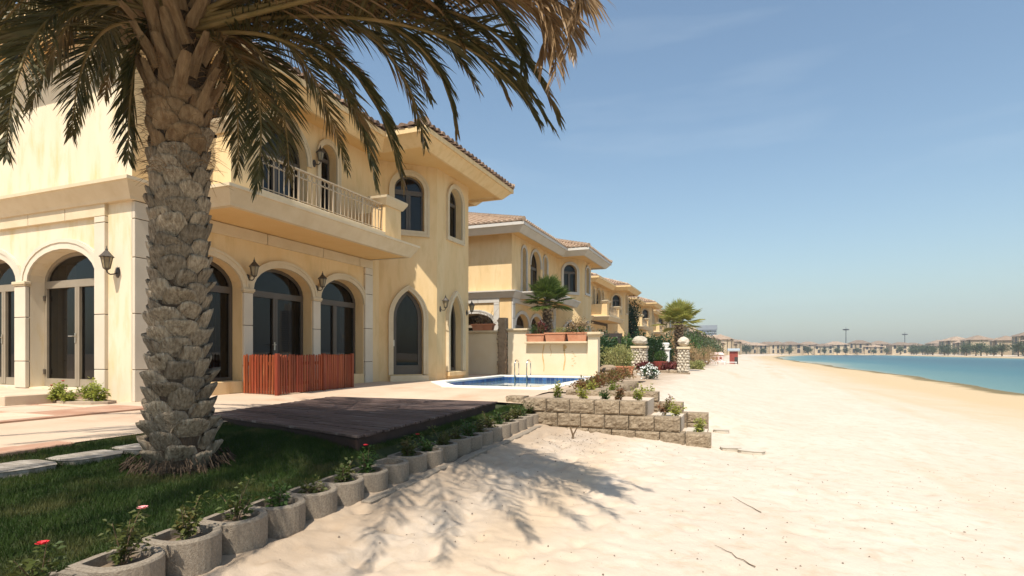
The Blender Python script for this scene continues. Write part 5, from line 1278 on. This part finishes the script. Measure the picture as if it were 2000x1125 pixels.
for k, (x, y, a, c, mt, lab) in enumerate([(-5.0, 50, 2.0, 1.6, 'leaf_dry', 'brown flowering bush behind the grass mound'), (-4.8, 58, 2.4, 1.7, 'leaf_green', 'broad green bush along the beach gardens'), (-4.9, 67, 2.6, 2.0, 'leaf_far', 'dusty green bush behind the red kiosk'), (-5.0, 78, 3.0, 2.2, 'leaf_far', 'large rounded green bush beyond the kiosk'),
        (-5.6, 92, 3.2, 2.3, 'leaf_far', 'green bush farther along the beach gardens'), (-5.4, 108, 3.4, 2.2, 'leaf_far', 'distant bush where the gardens meet the sand'), (-6.0, 128, 3.8, 2.3, 'leaf_far', 'farther rounded bush along the row of gardens'), (-6, 150, 4, 2.4, 'leaf_far', 'last distinct bush of the left hand gardens'),
        (-4.4, 37.5, 1.0, 1.2, 'leaf_dark', 'dark bush under the sunlit fan palm'), (-5.6, 38.5, 1.3, 1.4, 'leaf_dark', 'dark bush left of the white pedestal'), (-6.2, 33.8, 1.1, 1.2, 'leaf_green', 'leafy green bush behind the broad rubble pillar')]):
    shrub('garden_bush', (x, y, -.4), (a, a * 1.1, c), 2200, .14 + .0022 * y, mt, lab, 'bush', 'bushes along the beach gardens', 120 + k)
# climbing vine on the third villa
vn = thing('climbing_vine', (-9.55, 57.2, 0), 'dark climbing vine covering the wall of the third villa', 'vine')
V, F = leaf_quads(4200, (0, 0, 3.2), (.9, .9, 3.3), .2, 140, .5, .3, .6); link_mesh('foliage', np_mesh('foliage', V, F), M['leaf_dark'], vn)
MB().tube([(0, 0, -.3), (.2, .1, 2), (-.2, 0, 4), (.1, .1, 5.5)], [.1, .08, .06, .03], 6).build('stem', M['twig'], vn)
pg = thing('garden_pergola', (-7.0, 31.0, 0), 'dark pergola beam on posts in the second garden', 'pergola')
m = MB(); m.box(-1.3, 1.3, -.1, .1, 1.75, 1.95); m.build('beam', M['dark_beam'], pg)
for sx_ in (-1.15, 1.15): MB().box(sx_ - .08, sx_ + .08, -.08, .08, -.3, 1.75).build('post', M['dark_beam'], pg)
# rocks and low walls at the sand edge
WB = (-3.0, 29.0, -.5); wb = thing('block_wall', WB, 'low brown block wall at the sand edge of the second garden', 'block wall')
course(wb, WB, -3.75, -2.55, 29.0, -.27); course(wb, WB, -3.8, -2.56, 28.97, -.535); course(wb, WB, 29.2, 31.5, -3.85, -.27, along='y')
WC = (-1.9, 29.2, -.6); wc = thing('block_wall', WC, 'stepped blocks running out to the sand at the slender pillar', 'block wall')
course(wc, WC, -2.53, -1.95, 29.02, -.37); course(wc, WC, -2.53, -1.5, 28.98, -.635); course(wc, WC, -2.2, -1.0, 30.2, -.70)
rk = [(-4.5, 21.6, .30), (-4.7, 22.2, .28), (-4.75, 22.7, .34), (-4.2, 21.5, .2), (-4.45, 22.8, .25), (-4.1, 22.0, .18), (-4.6, 21.9, .24)]
RKW = ['large', 'broad', 'upper', 'small front', 'right hand', 'smallest', 'middle']
for k, (x, y, s_) in enumerate(rk):
    rr = random.Random(150 + k); m = MB(); n = 9
    for i, (q, zz) in enumerate([(.7, 0), (1, .25), (.95, .55), (.6, .8)]):
        for j in range(n): a = 2 * math.pi * j / n; m.v.append((q * s_ * math.cos(a) * rr.uniform(.8, 1.15), q * s_ * math.sin(a) * rr.uniform(.8, 1.15), zz * s_ * rr.uniform(.9, 1.1)))
    for i in range(3):
        for j in range(n): m.f.append((i * n + j, i * n + (j + 1) % n, (i + 1) * n + (j + 1) % n, (i + 1) * n + j))
    m.f.append(tuple(3 * n + j for j in range(n)))
    o = m.build('rock', M['rubble'], bevel=.02); o.location = (x, y, -.12 + (.22 if k in (2, 6) else 0)); tag(o, RKW[k] + ' brown rock piled beside the garden wall pier', 'rock', 'rocks beside the garden wall')
trough(-4.3, 23.5, -.05, .95, .42, .36, 'long red planter box under the pale bush', .1)

# ------------------------------------------------------------------ things on the far beach
KX, KY = .2, 84.0; kz = gz(KX, KY)
ks = thing('beach_kiosk', (KX, KY, kz), 'small red beach hut with grey sheet roof on the sand', 'hut')
MB().box(-.55, .55, -.6, .6, -.1, 1.75).build('hut_wall', M['kiosk_red'], ks); MB().box(.1, .55, -.62, -.58, 0, .95).build('door', M['dark_beam'], ks)
m = MB(); m.hexa([(-.8, -.8, 1.75), (.8, -.8, 1.75), (.8, .8, 1.95), (-.8, .8, 1.95), (-.8, -.8, 1.95), (.8, -.8, 1.95), (.8, .8, 2.15), (-.8, .8, 2.15)]); m.build('hut_roof', M['kiosk_roof'], ks)
kp = thing('pink_playhouse', (-1.8, 82.0, gz(-1.8, 82)), 'pale pink low playhouse beside the red hut', 'playhouse')
MB().box(-1.0, .7, -.5, .5, 0, 1.15).build('front_board', M['kiosk_pink'], kp)
for x in (-.75, -.3, .2): MB().box(x, x + .28, -.53, -.495, .5, .85).build('window', M['kiosk_red'], kp)
m = MB(); m.hexa([(-1.1, -.6, 1.15), (.8, -.6, 1.15), (.8, .6, 1.15), (-1.1, .6, 1.15), (-.9, -.05, 1.5), (.6, -.05, 1.5), (.6, .05, 1.5), (-.9, .05, 1.5)]); m.build('playhouse_roof', M['kiosk_pink'], kp)
def lounger(x, y, rz, label):
    t = thing('sun_lounger', (x, y, gz(x, y)), label, 'sun lounger', 'loungers on the beach', rz)
    m = MB(); m.box(-.32, .32, -.95, .45, .30, .37); m.build('bed', M['white'], t)
    m = MB(); m.hexa([(-.32, .45, .30), (.32, .45, .30), (.32, 1.0, .62), (-.32, 1.0, .62), (-.32, .45, .37), (.32, .45, .37), (.32, 1.0, .69), (-.32, 1.0, .69)]); m.build('backrest', M['white'], t)
    for a in (-.28, .28):
        for b in (-.85, .4): MB().box(a - .03, a + .03, b - .03, b + .03, 0, .30).build('leg', M['white'], t)
lounger(-1.6, 72.5, 1.4, 'white sun lounger in front of the pink playhouse'); lounger(-.4, 74.5, 1.55, 'white sun lounger closest to the open sand'); lounger(-2.4, 68.5, 1.2, 'white sun lounger nearest the grass mounds')

# ------------------------------------------------------------------ far shores
def far_villa_meshes(w, d, h, seed):
    r = random.Random(seed); W = MB(); W.box(-w / 2, w / 2, -d / 2, d / 2, -2, h); W.box(-w * .18, w * .22, -d / 2 - 1.2, -d / 2, -2, h * .96)
    Rf = MB()
    def hip(x0, x1, y0, y1, z, rise):
        k = min(x1 - x0, y1 - y0) / 2
        Rf.add([(x0, y0, z), (x1, y0, z), (x1, y1, z), (x0, y1, z), (x0 + k, y0 + k, z + rise), (x1 - k, y1 - k, z + rise)] if (x1 - x0) >= (y1 - y0) else
               [(x0, y0, z), (x1, y0, z), (x1, y1, z), (x0, y1, z), (x0 + k, y0 + k, z + rise), (x1 - k, y1 - k, z + rise)], [(0, 1, 5, 4), (1, 2, 5), (2, 3, 4, 5), (3, 0, 4), (3, 2, 1, 0)])
    hip(-w / 2 - .8, w / 2 + .8, -d / 2 - .8, d / 2 + .8, h, 2.3); hip(-w * .18 - .6, w * .22 + .6, -d / 2 - 1.9, d / 2, h * .97, 1.5)
    wins = [(-w * .38, 3.9), (-w * .28, .6), (.02 * w, 3.9), (.02 * w, .5), (w * .34, 3.9), (w * .34, .6)]
    return W.mesh('walls'), Rf.mesh('roof'), wins
def far_villa(x, y, z, rz, seed, label, group, wall='far_wall', wins=True, scale=1.0):
    w, d, h = 13 + seed % 3, 11, 6.3 + .3 * (seed % 3)
    key = ('fv', seed % 4, wall)
    if key not in CACHE: CACHE[key] = far_villa_meshes(13 + (seed % 4), 11, 6.2 + .25 * (seed % 4), seed % 4)
    Wm, Rm, wn_ = CACHE[key]
    t = thing('far_villa', (x, y, z), label, 'house', group, rz); t.scale = (scale * r.uniform(.8, 1.15), scale, scale * r.uniform(.85, 1.25))
    link_mesh('walls', Wm, M[wall], t); link_mesh('roof', Rm, M['far_roof'], t)
    if wins:
        for (u, v) in wn_:
            if (u, v, key) not in CACHE:
                m = MB(); yy = -5.53 if abs(u) > 1.5 else -6.73
                m.box(u - .8, u + .8, yy, yy + .1, v, v + 2.0); m.tube([(u, yy + .001, v + 2.0), (u, yy + .1, v + 2.0)], .8, 12); CACHE[(u, v, key)] = m.mesh('window')
            link_mesh('window', CACHE[(u, v, key)], M['far_glass'], t)
    return t
CACHE = {}
def nth(k): return ['first', 'second', 'third', 'fourth', 'fifth', 'sixth', 'seventh', 'eighth', 'ninth', 'tenth', 'eleventh', 'twelfth', 'thirteenth', 'fourteenth', 'fifteenth', 'sixteenth', 'seventeenth', 'eighteenth', 'nineteenth', 'twentieth', 'twenty-first', 'twenty-second', 'twenty-third', 'twenty-fourth', 'twenty-fifth', 'twenty-sixth', 'twenty-seventh', 'twenty-eighth', 'twenty-ninth', 'thirtieth'][k]
r = random.Random(55)
# our own shore, past the fifth villa
for k in range(14):
    y = 108 + 19.5 * k
    far_villa(-17.5 + 16 * (k / 13.0) ** 2, y, -.3, math.radians(90), k, 'small far villa on our own shore, %s beyond the five nearer ones' % nth(k), 'far villas on the left shore', wins=k < 5)
# the head of the lagoon
tree_m = []
for s_ in range(5):
    V, F = leaf_quads(750, (0, 0, 3.0), (2.6, 2.6, 2.4), .62, 500 + s_, .35, .35, .5); tree_m.append(np_mesh('crown', V, F)); tree_m[-1].materials.append(M['leaf_far'])
trunk_m = MB().tube([(0, 0, -.5), (.1, 0, 1.5), (0, .1, 3.2)], [.25, .2, .1], 6).mesh('trunk'); trunk_m.materials.append(M['twig'])
def far_tree(x, y, z, s_, label, group):
    t = thing('far_tree', (x, y, z), label, 'tree', group, r.uniform(0, 6)); t.scale = (s_ * r.uniform(.9, 1.3), s_ * r.uniform(.9, 1.3), s_)
    link_mesh('crown', tree_m[r.randrange(5)], None, t); link_mesh('trunk', trunk_m, None, t)
for k in range(30):
    x = 6 + 9.6 * k; y = (556 if k % 3 else 580) - 105 * math.exp(-((x - 5) / 42.0) ** 2) + r.uniform(-5, 5)
    far_villa(x, y, -.4, r.uniform(-.12, .12) + (.5 if k < 3 else 0), k + 1, 'distant villa at the head of the lagoon, %s from the left' % nth(k), 'villas at the head of the lagoon', wins=True, scale=r.uniform(.9, 1.3))
for k in range(30):
    x = 2 + 9.8 * k + r.uniform(-3, 3); y = 538 - 105 * math.exp(-((x - 5) / 42.0) ** 2) + r.uniform(-3, 4)
    far_tree(x, y, -.6, r.uniform(.8, 1.5), 'distant tree at the head of the lagoon, %s from the left' % nth(k), 'trees at the head of the lagoon')
# the opposite shore
for k in range(20):
    y = 232 + 14.5 * k
    far_villa(131 + (16 if k % 2 else 0) + .04 * (y - 250) + r.uniform(-3, 3), y, .2, math.radians(-90) + r.uniform(-.1, .1), k + 2, 'villa on the opposite shore, %s from the right' % nth(k) if k else 'white house at the right edge of the opposite shore',
              'villas on the opposite shore', wall='white' if k == 0 else 'far_wall', scale=r.uniform(.85, 1.2))
for k in range(28):
    y = 236 + 10.2 * k + r.uniform(-3, 3)
    far_tree(116 + .04 * (y - 250) + r.uniform(-2, 3), y, -.5, r.uniform(.7, 1.3), 'tree on the opposite shore, %s from the right' % nth(k), 'trees on the opposite shore')
def mast(x, y, h, label):
    t = thing('light_mast', (x, y, -.5), label, 'light mast', 'tall light masts')
    MB().tube([(0, 0, 0), (0, 0, h)], [.45, .25], 8).build('pole', M['mast'], t); m = MB()
    m.lathe([(.6, h - 1.6), (2.4, h - 1.2), (2.6, h - .5), (.5, h - .2)], (0, 0, 0), 10); m.build('lamp_head', M['mast'], t); MB().tube([(0, 0, h - .3), (0, 0, h + 1.8)], .1, 5).build('rod', M['mast'], t)
mast(92.5, 560, 22, 'taller dark light mast left of the water, behind the far villas'); mast(160, 660, 20, 'shorter dark light mast, right of the taller one')
tw = thing('far_tower', (-36, 930, 0), 'hazy grey tower block above the left hand bushes', 'tower')
m = MB(); m.box(-13, 13, -10, 10, -2, 40); m.build('tower_body', M['far_tower'], tw); MB().box(-16, 14, -11, 10, 36, 43).build('tower_top', M['far_tower'], tw)
for k in range(9): MB().box(-13.1, 13.1, -10.2, -9.9, 3 + k * 3.7, 4.6 + k * 3.7).build('window_band', M['far_glass'], tw)
# high-rises across the water, seen only as reflections in the villa's glass
for k, (a, dist, h, w_, lab) in enumerate([(46.5, 1000, 88, 26, 'broad high-rise reflected in the middle arched door'), (51, 1000, 86, 20, 'stepped high-rise reflected in the right ground floor arch'), (42.5, 1000, 70, 30, 'lower block reflected beside the high-rise in the middle door')]):
    x, y = dist * math.sin(math.radians(a)), dist * math.cos(math.radians(a)); t = thing('high_rise', (x, y, 0), lab, 'tower', 'towers across the water', math.radians(-a + 180))
    MB().box(-w_ / 2, w_ / 2, -14, 14, -3, h).build('tower_body', M['far_wall'], t); MB().box(-w_ / 4, w_ / 4, -10, 10, h, h + 12).build('tower_top', M['far_wall'], t)
    for q in range(int(h / 3.6)): MB().box(-w_ / 2 * .8, w_ / 2 * .8, -14.4, 14.4, 3 + q * 3.6, 5.0 + q * 3.6).build('window_band', M['far_glass'], t)

# ------------------------------------------------------------------ small things on the sand
for k, (x0, y0, x1, y1, lab) in enumerate([(.0, 6.65, .27, 6.15, 'thin dry twig lying on open sand, farther from the camera'), (-.13, 4.9, .16, 4.52, 'thin dry twig lying on the sand near the bottom edge')]):
    r_ = random.Random(k); m = MB(); P = []
    for i in range(8):
        t = i / 7; x = x0 + (x1 - x0) * t + r_.uniform(-.006, .006); y = y0 + (y1 - y0) * t + r_.uniform(-.006, .006); P.append((x, y, gz(x, y) + .008 + .004 * (i % 2)))
    m.tube(P, [.0015, .002, .0025, .003, .003, .0035, .004, .0045], 5); o = m.build('twig', M['twig'], org=P[0]); tag(o, lab, 'twig', 'twigs on the sand')
ss = thing('cut_stem', (-2.55, 9.3, gz(-2.55, 9.3)), 'forked dark stump standing in the sand before the block wall', 'stump')
MB().tube([(0, 0, -.05), (0, 0, .06), (-.05, 0, .2)], [.02, .018, .012], 6).build('branch', M['twig'], ss); MB().tube([(0, 0, .05), (.07, .01, .19)], [.015, .01], 6).build('branch', M['twig'], ss)
r = random.Random(88); m = MB()
for i in range(1450):
    if i < 330: x = r.gauss(-2.5, .35); y = r.gauss(9.0, .55)
    else: x = r.uniform(-3.0, 3.5); y = r.uniform(2.2, 12) ; x = x if y > 3 else x * .5
    if x < -3.1 or y > 10.2: continue
    s_ = r.choice((.003, .004, .005, .006, .007, .010)) * r.uniform(.8, 1.3) * (1.3 if i < 330 else 1); z = gz(x, y); a = r.uniform(0, 3)
    v = [(math.cos(a + q * 1.571) * s_ * r.uniform(.6, 1.3), math.sin(a + q * 1.571) * s_ * r.uniform(.6, 1.3)) for q in range(4)]
    m.add([(x + p, y + q, z - .002) for p, q in v] + [(x + p * .5, y + q * .5, z + s_ * .8) for p, q in v], [(4, 5, 6, 7), (0, 1, 5, 4), (1, 2, 6, 5), (2, 3, 7, 6), (3, 0, 4, 7)])
tag(m.build('sand_litter', M['pebble']), 'scattered tiny pebbles and debris on the sand', 'pebbles', kind='stuff')

# ------------------------------------------------------------------ the hot, dusty air
hz = MB().box(-1000, 1650, -420, 1850, -9, 130).build('haze', None)
hm = bpy.data.materials.new('dusty_air'); hm.use_nodes = True; hn = hm.node_tree.nodes; hn.clear()
ho = hn.new('ShaderNodeOutputMaterial'); hv = hn.new('ShaderNodeVolumePrincipled')
hv.inputs['Color'].default_value = (0.84, 0.92, 1.0, 1); hv.inputs['Density'].default_value = 0.00042; hv.inputs['Anisotropy'].default_value = 0.2
hm.node_tree.links.new(hv.outputs[0], ho.inputs['Volume']); hz.data.materials.append(hm)
tag(hz, 'thin dusty haze over the lagoon', 'haze', kind='stuff')
